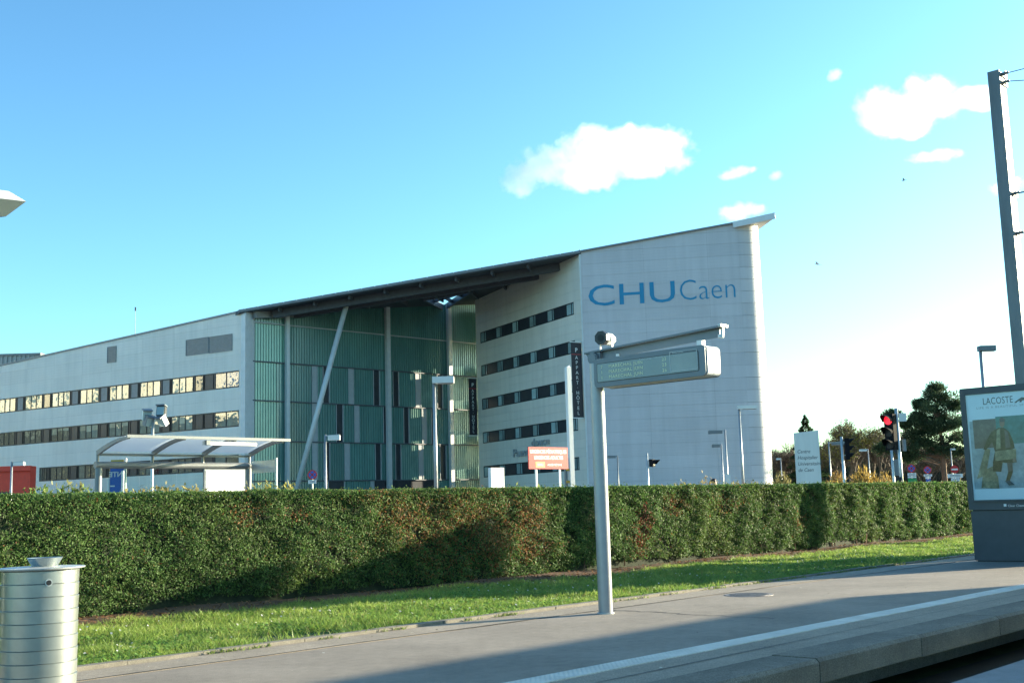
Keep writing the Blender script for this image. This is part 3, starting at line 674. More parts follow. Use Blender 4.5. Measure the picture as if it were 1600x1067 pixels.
# lettered face
zl = lambda s: roof_z(*(A_ + CU * s)[:2]) - 0.1
ra, rb = zl(0), (zl(CL) - zl(0)) / CL
cuts = [on_wall(x, 600, A_, CU)[0] for x in (1014, 1116)]
clad(blk, A_, CU, CN, cuts, split_rows(0, 24.5, 0.98, 0.0, CL), (ra, rb), 'blue_grey_siding')
# rounded end, panel by panel
for i in range(25):
    z0, z1 = 0.98 * i, 0.98 * (i + 1)
    for j0, j1 in ((0, 8), (8, 16), (16, 24)):
        vs = []
        for k in range(j0, j1 + 1):
            d_ = (arc[k] - cc).normalized()
            for rr in (RC + 0.02, RC + 0.07):
                p = cc + d_ * rr; zt_ = min(z1 - 0.011, roof_z(p.x, p.y) - 0.1)
                vs += [(p.x, p.y, z0 + 0.011), (p.x, p.y, max(z0 + 0.012, zt_))]
        fs = []; m_ = j1 - j0
        for k in range(m_):
            b = 4 * k; e = 4 * (k + 1)
            fs += [(b + 2, e + 2, e + 3, b + 3), (b + 1, b + 3, e + 3, e + 1), (b, e, e + 2, b + 2)]
        fs += [(0, 2, 3, 1), (4 * m_, 4 * m_ + 1, 4 * m_ + 3, 4 * m_ + 2)]
        if max(v[2] for v in vs) - z0 < 0.05: continue
        o_ = MB().add(vs, fs).build('cladding_panel', 'blue_grey_siding', blk, fix=True, world=True); smooth_obj(o_, rad(30))
# lettering on the face
def cp(s, z, t=0.075): return A_ + CU * s + CN * t + Vector((0, 0, z))
mat('blue_paint', (0.012, 0.23, 0.42), 0.5, 0, 0.08, 4)
def wall_word(body, x0, x1, xr, ytop, ybot, bold):
    sa, sb, za, zb = on_wall(x0, ybot, A_, CU)[0], on_wall(x1, ytop, A_, CU)[0], on_wall(xr, ybot, A_, CU)[1], on_wall(xr, ytop, A_, CU)[1]
    t = text(body, 1.0, 'blue_paint', block, (0, 0, 0), (1, 0, 0), (0, 1, 0), 'lettering', 0.012, bold)
    co = np.array([v.co[:] for v in t.data.vertices]); lo, hi = co.min(0), co.max(0)
    kx, ky = (sb - sa) / (hi[0] - lo[0]), (zb - za) / (hi[1] - lo[1])
    for v in t.data.vertices:
        x, y, z = v.co; v.co = cp(sa + (x - lo[0]) * kx, za + (y - lo[1]) * ky + RISE * (x - lo[0]) * kx, 0.078 + z)
    t.location = -block.location; return t
RISE = 0.0
wall_word('CHU', 920, 1054, 987, 442.5, 475.5, 0.002)
wall_word('Caen', 1063, 1148, 1076, 437.5, 469, -0.014)
# hotel face with ribbon windows
def hp(s, z, t=0.0): return A_ + HU * s + HN * t + Vector((0, 0, z))
hz = lambda s: roof_z(*(A_ + HU * s)[:2]) - 0.1
ha, hb_ = hz(0), (hz(HL) - hz(0)) / HL
HB = [(4.02 + 3.16 * k, 5.06 + 3.16 * k) for k in range(5)]
h0, h1 = 1.25, HL - 1.0
rows = []; zc = 0
for b0, b1 in HB:
    rows += split_rows(zc, b0, 0.74, 0.0, HL); rows += [(b0, b1, 0.0, h0), (b0, b1, h1, HL)]; zc = b1
rows += split_rows(zc, 24.0, 0.86, 0.0, HL)
clad(blk, A_, HU, HN, [HL * 0.34, HL * 0.67], rows, (ha, hb_), 'white_panel')
MB().box(hp(0.0, 11, 0.06) + CN * 0.04, (0.12, 0.12, 21.6), math.atan2(CU.y, CU.x)).build('corner_trim', 'white_metal', block, world=True)
cr = random.Random(4)
for b0, b1 in HB:
    L = h1 - h0; lw, dw = 1.22, (L - 6 * 1.22) / 5
    for k in range(6):
        s0 = h0 + k * (lw + dw); s1 = s0 + lw; e = s1 + (dw if k < 5 else 0)
        win = MB()
        for zz in (b0 + 0.04, b1 - 0.04): win.slab([(s0, zz - 0.04), (e, zz - 0.04), (e, zz + 0.04), (s0, zz + 0.04)], A_, HU, HN, 0.0, 0.085)
        for x in (s0 + 0.04, s0 + 0.36, s1, ): win.slab([(x - 0.03, b0 + .08), (x + 0.03, b0 + .08), (x + 0.03, b1 - .08), (x - 0.03, b1 - .08)], A_, HU, HN, 0.0, 0.08)
        w_o = win.build('window', 'frame_dark', block, fix=True, world=True)
        for xa, xb in ((s0 + 0.071, s0 + 0.329), (s0 + 0.391, s1 - 0.031)):
            MB().slab([(xa, b0 + .081), (xb, b0 + .081), (xb, b1 - .081), (xa, b1 - .081)], A_, HU, HN, 0.01, 0.035).build('pane', 'pane_curtain', w_o, fix=True, world=True)
        if k < 5:
            MB().slab([(s1 + .031, b0 + .081), (e - 0.001, b0 + .081), (e - 0.001, b1 - .081), (s1 + .031, b1 - .081)], A_, HU, HN, 0.01, 0.05).build('dark_panel', 'dark_spandrel', w_o, fix=True, world=True)
# unseen slabs and posts added behind the block, breaking the sun on the glass
for k in range(6):
    zf = 1.3 + 3.3 * k
    MB().prism([(B_ + Vector((3.2, 1.2, 0)))[:2], (B_ + Vector((9.0, -1.5, 0)))[:2], (B_ + Vector((12.0, 8.5, 0)))[:2], (B_ + Vector((5.0, 6.3, 0)))[:2]], zf, zf + (0.55 if k % 2 else 0.8) + (2.6 if k == 5 else 0)).build('shade_slab', 'grey_strip', block, fix=True, world=True)
for k in range(5):
    p = (B_ + Vector((3.4, 1.4, 0))).lerp(B_ + Vector((5.1, 6.1, 0)), k / 4); MB().box(p + Vector((0, 0, 9)), (0.25 + 0.2 * (k % 2), 0.4, 18)).build('shade_post', 'grey_strip', block, world=True)
# wall sign in relief letters
mat('relief_grey', (0.40, 0.42, 0.43), 0.5, 0.1)
sa, za = on_wall(804, 714, A_, HU)
# u must run left to right as seen: from B_ towards A_
text('Pause', 1.02, 'relief_grey', block, hp(sa, za, 0.16), -HU, (0, 0, 1), 'wall_lettering', 0.05, 0.01, 1.35, world=True)
sb_, zb_ = on_wall(833, 703.5, A_, HU)
text('douce', 0.95, 'relief_grey', block, hp(sb_, zb_ + 0.35, 0.16), -HU, (0, 0, 1), 'wall_lettering', 0.05, 0.0, 1.35, world=True)
# roof with the pointed overhang beyond the rounded end
tip = at_depth(1211, 337, 88.5); tipb = at_depth(1200, 350, 97.0)
rpts = [A_ + CN * 0.25 - CU * 0.05, T_ + CN * 0.25 - CU * 0.6, tip.copy(), arc[-1] + Vector((1.0, 2.0, 0)), arc[-1] + Vector((-6, 8.3, 0)), B_ + Vector((1.5, 0.5, 0)), B_]
rz = lambda x, y: roof_z(x, y) + 0.02
roof = MB().prism([p[:2] for p in rpts], lambda x, y: rz(x, y) - 0.13, rz).build('roof', 'roof_metal', block, fix=True, world=True)
pa = A_ + CU * (CL - 0.35) + CN * 0.34
MB().bar(rp(pa, -0.22), rp(tip, -0.22), 0.12, 0.48).build('overhang_fascia', 'white_metal', roof, world=True)
ov_ = [pa + Vector((0, 0.06, 0)), tip, arc[-1] + Vector((1.0, 2.0, 0)), arc[12]]
MB().prism([p[:2] for p in ov_], lambda x, y: rz(x, y) - 0.40, lambda x, y: rz(x, y) - 0.135).build('overhang_soffit', 'white_metal', roof, fix=True, world=True)
# ---- buildings beyond --------------------------------------------------
mat('corrugated', (0.34, 0.36, 0.36), 0.5, 0.2, 0.1, 2)
cb = at_depth(62, 551, 150); top_z = cb.z
rear = thing('corrugated_building', 'grey ribbed metal building rising behind the office wing roof', 'building', (cb.x - 20, 158, 0))
MB().box((0, 6, top_z / 2), (40, 12, top_z)).build('wall', 'corrugated', rear)
mb = MB()
for k in range(66): mb.box((-19.8 + 0.6 * k, -0.06, top_z / 2), (0.22, 0.12, top_z - 0.1))
mb.build('ribs', 'corrugated', rear)['kind'] = 'stuff'
MB().box((0, 6, top_z + 0.1), (40.4, 12.4, 0.3)).build('roof_edge', 'roof_metal', rear)
rear.location = (at_depth(62, 551, 152).x - 20, 152, 0)
an = at_depth(194, 522, 104); an_top = at_depth(194, 464, 104)
ant = thing('antenna_mast', 'thin antenna mast on the roof of the grey wing', 'antenna', (an.x, an.y + 3, 16.9))
MB().tube((0, 0, 0), (0, 0, an_top.z - 17.4), 0.03, 0.018, 6).build('mast', 'frame_dark', ant)
MB().box((0, 0, (an_top.z - 16.9) * 0.86), (0.1, 0.1, 0.35)).build('dipole', 'frame_dark', ant)
mat('orange_red', (0.92, 0.065, 0.03), 0.5, 0, 0.08)
ob = at_depth(47, 745, 98.0)
porch = thing('entrance_porch', 'orange red box porch against the grey wing', 'porch', (ob.x - 5.2, 98.0, 0))
zt_ = at_depth(47, 727.5, 98).z
MB().box((2.55, 0.6, zt_ / 2), (5.3, 1.2, zt_)).build('wall', 'orange_red', porch)
MB().box((2.55, -0.12, zt_ - 0.2), (5.5, 0.34, 0.42)).build('lintel', 'orange_red', porch)
MB().box((3.0, -0.03, 1.9), (1.0, 0.08, 3.6)).build('doorway', 'dark_spandrel', porch)
MB().box((0.9, -0.03, 2.4), (1.8, 0.08, 2.4)).build('window', 'pane_dark', porch)
# rear building behind the block (never in view, throws the afternoon shadow inside the recess)
mat('cream_render', (0.62, 0.56, 0.42), 0.85, 0, 0.1, 0.5)
# ------------------------------------------------------------------ street things
mat('galvanised', (0.50, 0.53, 0.52), 0.42, 0.55, 0.10, 6, 0.05, 40)
mat('bin_steel', (0.46, 0.50, 0.475), 0.30, 0.82, 0.12, 5, 0.04, 30)
mat('post_grey', (0.33, 0.345, 0.36), 0.38, 0.35, 0.08, 5)
mat('case_grey', (0.15, 0.175, 0.195), 0.42, 0.1, 0.06, 5)
mat('lamp_grey', (0.74, 0.74, 0.69), 0.5, 0, 0.08, 3)
mat('black_plastic', (0.014, 0.014, 0.016), 0.4, 0, 0.2)
mat('white_paint', (0.72, 0.72, 0.70), 0.5, 0, 0.05)
mat('pale_plastic', (0.66, 0.68, 0.66), 0.4, 0, 0.05)
mat('sign_red', (0.50, 0.018, 0.022), 0.4, 0, 0.08)
mat('board_red', (0.50, 0.010, 0.014), 0.5, 0, 0.06)
mat('sign_blue', (0.015, 0.10, 0.42), 0.4, 0, 0.08)
mat('sign_green', (0.02, 0.26, 0.08), 0.4, 0, 0.08)
mat('ochre_paint', (0.55, 0.34, 0.04), 0.5)
mat('banner_black', (0.020, 0.018, 0.026), 0.6, 0, 0.15)
mat('ad_grey', (0.055, 0.062, 0.070), 0.45, 0.15, 0.12, 4)
mat('letter_yellow', (0.78, 0.78, 0.48), 0.6, 0, 0.25, 80)
mat('letter_dark', (0.07, 0.075, 0.08), 0.6, 0, 0.1)
mat('letter_grey', (0.26, 0.29, 0.31), 0.6, 0, 0.1)
glass_mat('screen_glass', (0.23, 0.265, 0.265), 1.45, 0.12, 0.15, 0.01, 0.0)
mat('signal_black', (0.012, 0.012, 0.014), 0.8, 0, 0.2, spec=0.12)
mat('lens_dark', (0.02, 0.02, 0.022), 0.35, 0, 0.1, spec=0.2)
def clear_glass(name, tint, refl):
    m, nt, b = _nodes(name); nt.nodes.remove(b)
    t = nt.nodes.new('ShaderNodeBsdfTransparent'); t.inputs[0].default_value = (*tint, 1); g = nt.nodes.new('ShaderNodeBsdfGlossy'); g.inputs['Roughness'].default_value = 0.03
    fr = nt.nodes.new('ShaderNodeFresnel'); fr.inputs[0].default_value = refl; x = nt.nodes.new('ShaderNodeMixShader')
    bn = nt.nodes.new('ShaderNodeBump'); bn.inputs['Strength'].default_value = 0.03; nt.links.new(noise(nt, coords(nt), 1.2, 2), bn.inputs['Height']); nt.links.new(bn.outputs[0], g.inputs['Normal'])
    ge = nt.nodes.new('ShaderNodeNewGeometry'); mu = nt.nodes.new('ShaderNodeMath'); mu.operation = 'SUBTRACT'; mu.use_clamp = True; nt.links.new(fr.outputs[0], mu.inputs[0]); nt.links.new(ge.outputs['Backfacing'], mu.inputs[1])
    nt.links.new(mu.outputs[0], x.inputs[0]); nt.links.new(t.outputs[0], x.inputs[1]); nt.links.new(g.outputs[0], x.inputs[2]); nt.links.new(x.outputs[0], nt.nodes['Material Output'].inputs[0])
clear_glass('clear_glass', (0.93, 0.965, 0.95), 1.5)
def poly_sheet():
    m, nt, b = _nodes('opal_sheet'); b.inputs['Base Color'].default_value = (0.70, 0.74, 0.75, 1); b.inputs['Roughness'].default_value = 0.3
    t = nt.nodes.new('ShaderNodeBsdfTranslucent'); t.inputs[0].default_value = (0.78, 0.82, 0.84, 1); x = nt.nodes.new('ShaderNodeMixShader'); x.inputs[0].default_value = 0.75
    nt.links.new(ramp(nt, noise(nt, coords(nt), 2.5, 4), [(0.3, (0.60, 0.65, 0.67)), (0.7, (0.74, 0.78, 0.79))]), b.inputs['Base Color'])
    nt.links.new(b.outputs[0], x.inputs[1]); nt.links.new(t.outputs[0], x.inputs[2]); nt.links.new(x.outputs[0], nt.nodes['Material Output'].inputs[0])
poly_sheet()
def lit(name, c, e):
    m, nt, b = _nodes(name); b.inputs['Base Color'].default_value = (*c, 1); b.inputs['Emission Color'].default_value = (*c, 1); b.inputs['Emission Strength'].default_value = e; b.inputs['Roughness'].default_value = 0.3
lit('red_light', (0.85, 0.012, 0.03), 0.5)

# litter bin ---------------------------------------------------------------
bl = PL(3.98, -8.60); bin_ = thing('litter_bin', 'pale ribbed metal litter bin with ashtray bowl on its flat lid', 'litter bin', bl)
_b = MB().lathe((0, 0, 0), [(0.266, 0.0), (0.271, 0.004), (0.275, 0.090), (0.267, 0.094)], 48, False)
_bm = bpy.data.meshes.new('band'); _bm.from_pydata(_b.v, [], _b.f); _bm.materials.append(M['bin_steel']); _bm.update(); _auto(_bm, rad(40))
for k in range(10):
    o = bpy.data.objects.new('band', _bm); COL.objects.link(o); o.parent = bin_; o.location = (0, 0, 0.03 + 0.0945 * k); o.rotation_euler = (0, 0, k * 0.4)
smooth_obj(MB().lathe((0, 0, 0), [(0.24, 0.0), (0.25, 0.03), (0.262, 0.97)], 40).build('liner', 'backing', bin_))
smooth_obj(MB().lathe((0, 0, 0.985), [(0.27, -0.012), (0.315, 0.0), (0.317, 0.009), (0.10, 0.016)], 48).build('lid', 'galvanised', bin_))
smooth_obj(MB().lathe((0.03, 0, 0.998), [(0.088, 0.0), (0.10, 0.02), (0.125, 0.062), (0.128, 0.066), (0.118, 0.064), (0.09, 0.02)], 32).build('ashtray', 'bin_steel', bin_))
va = math.atan2(-bl.y, -bl.x) + 0.21
mb = MB(); dd = Vector((math.cos(va), math.sin(va), 0)); mb.tube(dd * 0.272 + Vector((0, 0, 0.89)), dd * 0.281 + Vector((0, 0, 0.89)), 0.026, n=16); ro = mb.build('vent_ring', 'galvanised', bin_)
MB().tube(dd * 0.277 + Vector((0, 0, 0.89)), dd * 0.283 + Vector((0, 0, 0.89)), 0.019, n=14).build('hole', 'black_plastic', ro)

# passenger display -------------------------------------------------------
dl = PL(11.37, -9.14); disp = thing('passenger_display', 'grey post with hanging tram arrivals display under a long bracket', 'display', dl, PLZ)
smooth_obj(MB().lathe((0, 0, 0), [(0.088, 0.0), (0.088, 3.10), (0.07, 3.12)], 28).build('post', 'post_grey', disp))
smooth_obj(MB().lathe((0, 0, 0), [(0.105, 0.0), (0.105, 0.012), (0.09, 0.016)], 28).build('base_collar', 'galvanised', disp))
mb = MB(); mb.box((0.02, -0.88, 3.245), (0.16, 2.05, 0.022)); mb.box((0.02, -0.86, 3.185), (0.018, 1.98, 0.11))
mb.add([(-0.04, 0.13, 3.235), (0.08, 0.13, 3.235), (0.08, -0.10, 3.235), (-0.04, -0.10, 3.235), (-0.03, 0.02, 3.06), (0.07, 0.02, 3.06), (0.07, -0.10, 3.06), (-0.03, -0.10, 3.06)], [(0, 1, 2, 3), (7, 6, 5, 4), (0, 4, 5, 1), (1, 5, 6, 2), (2, 6, 7, 3), (3, 7, 4, 0)])
mb.v = [(x, y, z + (0.05 * max(0.0, -y) if z > 3.12 else 0.0)) for x, y, z in mb.v]
arm = mb.build('bracket', 'case_grey', disp, fix=True)
mb = MB(); mb.tube((-0.075, 0.0, 3.165), (-0.045, 0.0, 3.165), 0.075, n=24); mb.tube((-0.083, 0.0, 3.165), (-0.075, 0.0, 3.165), 0.06, n=24); mb.build('hub_boss', 'case_grey', arm)
mb = MB(); mb.tube((0.02, -1.86, 3.12), (0.02, -1.86, 3.16), 0.035, n=14); mb.box((0.02, -1.885, 3.19), (0.03, 0.03, 0.09)); mb.box((0.02, -1.895, 3.257), (0.16, 0.04, 0.03)); mb.v = [(x, y, z + 0.093) for x, y, z in mb.v]; mb.build('end_cap', 'pale_plastic', arm)
mb = MB(); mb.box((0.02, -1.58, 3.165), (0.07, 0.075, 0.10)); mb.box((0.02, -0.35, 3.14), (0.05, 0.05, 0.1)); mb.build('hanger', 'pale_plastic', disp)
# rounded housing: superellipse outline in (y, z), depth along x
def rrect(y0, y1, z0, z1, r, n=6):
    out = []
    for cy, cz, a in ((y1 - r, z1 - r, 0), (y0 + r, z1 - r, 90), (y0 + r, z0 + r, 180), (y1 - r, z0 + r, 270)):
        for k in range(n + 1): q = rad(a + 90 * k / n); out.append((cy + r * math.cos(q), cz + r * math.sin(q)))
    return out
def xprism(m_, pts, x0, x1):
    n = len(pts); return m_.add([(x0, y, z) for y, z in pts] + [(x1, y, z) for y, z in pts], [tuple(range(n)), tuple(range(2 * n - 1, n - 1, -1))] + [(k, n + k, n + (k + 1) % n, (k + 1) % n) for k in range(n)])
HY0, HY1, HZ0, HZ1 = -1.745, -0.085, 2.775, 3.135
hs = MB(); xprism(hs, rrect(HY0, HY1, HZ0, HZ1, 0.05), -0.155, -0.125); xprism(hs, rrect(HY0, HY1, HZ0, HZ1, 0.05), 0.125, 0.155)
hous = smooth_obj(hs.build('end_frames', 'case_grey', disp, fix=True), rad(30))
smooth_obj(xprism(MB(), rrect(HY0 - 0.012, HY1 - 0.01, HZ0 + 0.006, HZ1 - 0.006, 0.05), -0.124, -0.004).build('housing', 'pale_plastic', disp, fix=True), rad(30))
smooth_obj(xprism(MB(), rrect(HY0 - 0.012, HY1 - 0.01, HZ0 + 0.006, HZ1 - 0.006, 0.05), 0.006, 0.124).build('housing', 'pale_plastic', disp, fix=True), rad(30))
SY0, SY1, SZ0, SZ1 = -1.655, -0.135, 2.835, 3.075
smooth_obj(xprism(MB(), rrect(SY0, SY1, SZ0, SZ1, 0.02), -0.159, -0.150).build('screen_rim', 'black_plastic', disp, fix=True), rad(30))
scr = xprism(MB(), rrect(SY0 + 0.008, SY1 - 0.008, SZ0 + 0.008, SZ1 - 0.008, 0.016), -0.161, -0.152).build('screen', 'screen_glass', disp, fix=True)
# lettering: u is local -Y as seen from the viewer
for k, (a, b, c_) in enumerate((('7', 'MARECHAL JUIN', '23'), ('1', 'MARECHAL JUIN', '23'), ('1', 'MARECHAL JUIN', '26'))):
    z = 3.005 - 0.066 * k
    for body, y in ((a, -0.20), (b, -0.325), (c_, -1.135)):
        text(body, 0.058, 'letter_yellow', scr, (-0.1625, y, z), (0, -1, 0), (0, 0, 1), 'lettering', 0.0005, 0.0, 1.12 if len(body) > 3 else 1.1, spacing=1.12)
text('Prochains passages à cette station', 0.026, 'pale_plastic', scr, (-0.1625, -0.80, 3.048), (0, -1, 0), (0, 0, 1), 'caption', 0.0004, 0.0, 1.0)
mb = MB()
for y0, y1, z0, z1 in ((-1.635, -1.255, 2.862, 2.867), (-1.635, -1.255, 3.092, 3.097), (-1.637, -1.632, 2.862, 3.097), (-1.258, -1.253, 2.862, 3.097)): mb.box((-0.1635, (y0 + y1) / 2, (z0 + z1) / 2), (0.002, y1 - y0, z1 - z0))
mb.build('notice_border', 'pale_plastic', disp)
MB().box((-0.1622, -1.445, 2.965), (0.001, 0.36, 0.19)).build('notice', mat('notice_film', (0.30, 0.34, 0.32), 0.4), disp)
text('Service restreint', 0.024, 'pale_plastic', disp, (-0.1645, -1.29, 3.074), (0, -1, 0), (0, 0, 1), 'caption', 0.0004); text('en ligne ce jour', 0.022, 'pale_plastic', disp, (-0.1640, -1.30, 3.040), (0, -1, 0), (0, 0, 1), 'caption', 0.0004)

# security camera on the bracket
cl = dl + PL(0.02, 0.16, 3.258); toc = math.atan2(-cl.y, -cl.x) - 0.52
sc_ = thing('security_camera', 'dark octagonal security camera on a yoke above the display', 'camera', cl, toc)
def octx(m_, x0, x1, r, z, n=8):
    pts = [(r * math.cos(rad(22.5 + 45 * k)), z + r * math.sin(rad(22.5 + 45 * k))) for k in range(n)]; return xprism(m_, pts, x0, x1)
octx(MB(), -0.12, 0.115, 0.078, 0.145).build('body', 'pale_plastic', sc_, fix=True)
octx(MB(), 0.06, 0.135, 0.092, 0.145).build('hood', 'black_plastic', sc_, fix=True)
MB().tube((0.13, 0, 0.145), (0.139, 0, 0.145), 0.045, n=18).build('lens', 'lens_dark', sc_)
mb = MB(); mb.box((0, 0.085, 0.09), (0.03, 0.008, 0.16)); mb.box((0, -0.085, 0.09), (0.03, 0.008, 0.16)); mb.box((0, 0, 0.012), (0.06, 0.178, 0.012)); mb.tube((0, 0, 0), (0, 0, 0.012), 0.04, n=12); mb.build('yoke', 'pale_plastic', sc_)

# advertising panel ----------------------------------------------------------
AN = 2.05; NV = Vector((DY, -DX, 0)); ac = PL(23.02, -9.18)
ad = thing('advertising_panel', 'large dark framed backlit advertising panel with a fashion poster on the platform', 'advertising panel', ac, PLZ)
# local: +X away along the platform, -Y across towards the tracks
xprism(MB(), rrect(-AN - 0.0, 0.0, 0.02, 0.985, 0.03, 3), 0.04, 0.40).build('plinth', 'ad_grey', ad, fix=True)
MB().box((0.22, -AN / 2, 0.012), (0.30, AN - 0.1, 0.024)).build('foot', 'black_plastic', ad)
xprism(MB(), rrect(-AN - 0.015, 0.015, 1.0, 3.41, 0.025, 3), 0.0, 0.44).build('case', 'ad_grey', ad, fix=True)
mb = MB(); mb.box((0.22, -AN / 2, 0.993), (0.3, AN - 0.06, 0.02)); mb.build('shadow_gap', 'black_plastic', ad)
def adp(x, y): s_, z_ = on_wall(x, y, ac, NV); return -s_, z_
PY1 = adp(1514.5, 700)[0]; PY0 = -AN - PY1; PZ0 = adp(1560, 782)[1] + 0.02; PZ1 = 3.27
mat('poster_paper', (0.66, 0.74, 0.78), 0.5, 0, 0.05, 1.2)
MB().box((-0.004, (PY0 + PY1) / 2, (PZ0 + PZ1) / 2), (0.006, PY1 - PY0, PZ1 - PZ0)).build('poster', 'poster_paper', ad)
poster = [o for o in ad.children if o.name.startswith('poster')][0]
def adrect(name, x0, x1, y0, y1, m_, t=0.0):
    a, b = adp(x0, y1), adp(x1, y0); MB().box((-0.0085 - t, (a[0] + b[0]) / 2, (a[1] + b[1]) / 2), (0.002, abs(a[0] - b[0]), abs(a[1] - b[1]))).build(name, m_, poster)
speckle('print_brown', (0.15, 0.12, 0.11), 0.3, 6, patch=0.3, bmp=0); speckle('print_teal', (0.07, 0.21, 0.20), 0.25, 4, patch=0.25, bmp=0); speckle('print_pale', (0.34, 0.40, 0.42), 0.2, 5, patch=0.25, bmp=0)
speckle('print_olive', (0.085, 0.070, 0.040), 0.6, 14, patch=0.5, bmp=0); speckle('print_sand', (0.30, 0.27, 0.17), 0.4, 9, patch=0.4, bmp=0); mat('print_skin', (0.22, 0.14, 0.10), 0.5)
adrect('photo_print', 1523.5, 1640, 650, 764, 'print_pale', 0.0); adrect('photo_print', 1523.5, 1567, 653, 701, 'print_brown', 0.002); adrect('photo_print', 1559, 1640, 645, 694, 'print_teal', 0.004)
def adpoly(name, pts, m_, t):
    q = [adp(*p) for p in pts]; n = len(q); x0, x1 = -0.0085 - t, -0.0105 - t
    MB().add([(x0, *p) for p in q] + [(x1, *p) for p in q], [tuple(range(n)), tuple(range(2 * n - 1, n - 1, -1))] + [(k, n + k, n + (k + 1) % n, (k + 1) % n) for k in range(n)]).build(name, m_, poster, fix=True)
adpoly('photo_print', [(1534, 762), (1537, 735), (1552, 728), (1560, 745), (1562, 763)], 'print_sand', 0.006)
adpoly('photo_print', [(1527, 748), (1540, 700), (1548, 702), (1541, 742)], 'print_sand', 0.006)
adpoly('photo_print', [(1561, 668), (1569, 668), (1577, 674), (1584, 690), (1586, 700), (1583, 701), (1588, 716), (1589, 722), (1582, 723), (1583, 737), (1578, 752), (1585, 757), (1578, 757), (1572, 752), (1576, 736), (1574, 723), (1567, 722), (1565, 737), (1552, 736), (1552, 722), (1555, 705), (1551, 690), (1541, 703), (1537, 702), (1543, 686), (1550, 674)], 'print_olive', 0.008)
adpoly('photo_print', [(1562, 657), (1566, 654), (1570, 657), (1570, 664), (1567, 668), (1563, 666)], 'print_skin', 0.010)
adpoly('photo_print', [(1555, 705), (1588, 701), (1588, 716), (1556, 720)], 'print_sand', 0.009)
adpoly('photo_print', [(1558, 672), (1563, 669), (1564, 700), (1557, 702)], 'print_sand', 0.0095); adpoly('photo_print', [(1570, 671), (1575, 675), (1580, 698), (1572, 700)], 'print_brown', 0.0095)
adpoly('photo_print', [(1574, 723), (1582, 722), (1583, 735), (1576, 737)], 'print_brown', 0.0095); adpoly('photo_print', [(1571, 751), (1578, 750), (1586, 757), (1577, 758)], 'letter_dark', 0.0098)
adpoly('photo_print', [(1562, 654), (1566, 652), (1571, 655), (1570, 659), (1563, 659)], 'letter_dark', 0.0108); adpoly('photo_print', [(1583, 716), (1588, 715), (1588, 722), (1583, 722)], 'print_skin', 0.0108)
u_ad = (0, -1, 0)
y_, z_ = adp(1535.5, 632.5)
t = text('LACOSTE', 0.19, 'letter_dark', poster, (-0.0095, y_, z_), u_ad, (0, 0, 1), 'lettering', 0.0005, 0.0, 1.0, spacing=1.05)
ys = [v.co.y for v in t.data.vertices]; want = adp(1583, 628)[0]; kx = (want - max(ys)) / (min(ys) - max(ys))
for v in t.data.vertices: v.co.y = max(ys) + (v.co.y - max(ys)) * kx
y_, z_ = adp(1526, 639.5); text('LIFE IS A BEAUTIFUL SPORT', 0.062, 'letter_grey', poster, (-0.0095, y_, z_), u_ad, (0, 0, 1), 'slogan', 0.0005, 0.0, 1.15, spacing=1.25)
# small crocodile emblem beside the word
cy, cz = adp(1588, 628)
croc = [(0, 0.02), (0.05, 0.05), (0.11, 0.085), (0.16, 0.075), (0.2, 0.08), (0.27, 0.1), (0.3, 0.09), (0.24, 0.065), (0.3, 0.06), (0.31, 0.04), (0.23, 0.045), (0.2, 0.03), (0.21, 0.0), (0.17, -0.005), (0.165, 0.025), (0.11, 0.02), (0.1, -0.01), (0.06, -0.01), (0.07, 0.02), (0.03, 0.01), (0.0, -0.02), (-0.04, -0.01)]
MB().add([(-0.0095, cy - x, cz + z) for x, z in croc] + [(-0.0105, cy - x, cz + z) for x, z in croc], [tuple(range(len(croc))), tuple(range(2 * len(croc) - 1, len(croc) - 1, -1))]).build('emblem', 'letter_dark', poster)
y_, z_ = adp(1575, 791.5); text('Clear Channel', 0.062, 'pale_plastic', ad, (-0.003, y_, z_), u_ad, (0, 0, 1), 'lettering', 0.001, 0.0, 1.0)
y_, z_ = adp(1570.5, 789.0); MB().box((-0.002, y_, z_), (0.004, 0.05, 0.05)).build('emblem', 'pale_plastic', ad)
clear_glass('poster_glass', (0.93, 0.97, 0.98), 1.45)
MB().box((-0.030, (PY0 + PY1) / 2, (PZ0 + PZ1) / 2), (0.006, PY1 - PY0 + 0.02, PZ1 - PZ0 + 0.02)).build('glass_cover', 'poster_glass', ad)
ad_g = MB()
for yy in (PY0 - 0.005, PY1 + 0.005): ad_g.box((-0.02, yy, (PZ0 + PZ1) / 2), (0.04, 0.03, PZ1 - PZ0 + 0.06))
for zz in (PZ0 - 0.02, PZ1 + 0.02): ad_g.box((-0.0201, (PY0 + PY1) / 2, zz), (0.04, PY1 - PY0 + 0.04, 0.03))
ad_g.build('door_frame', 'ad_grey', ad)

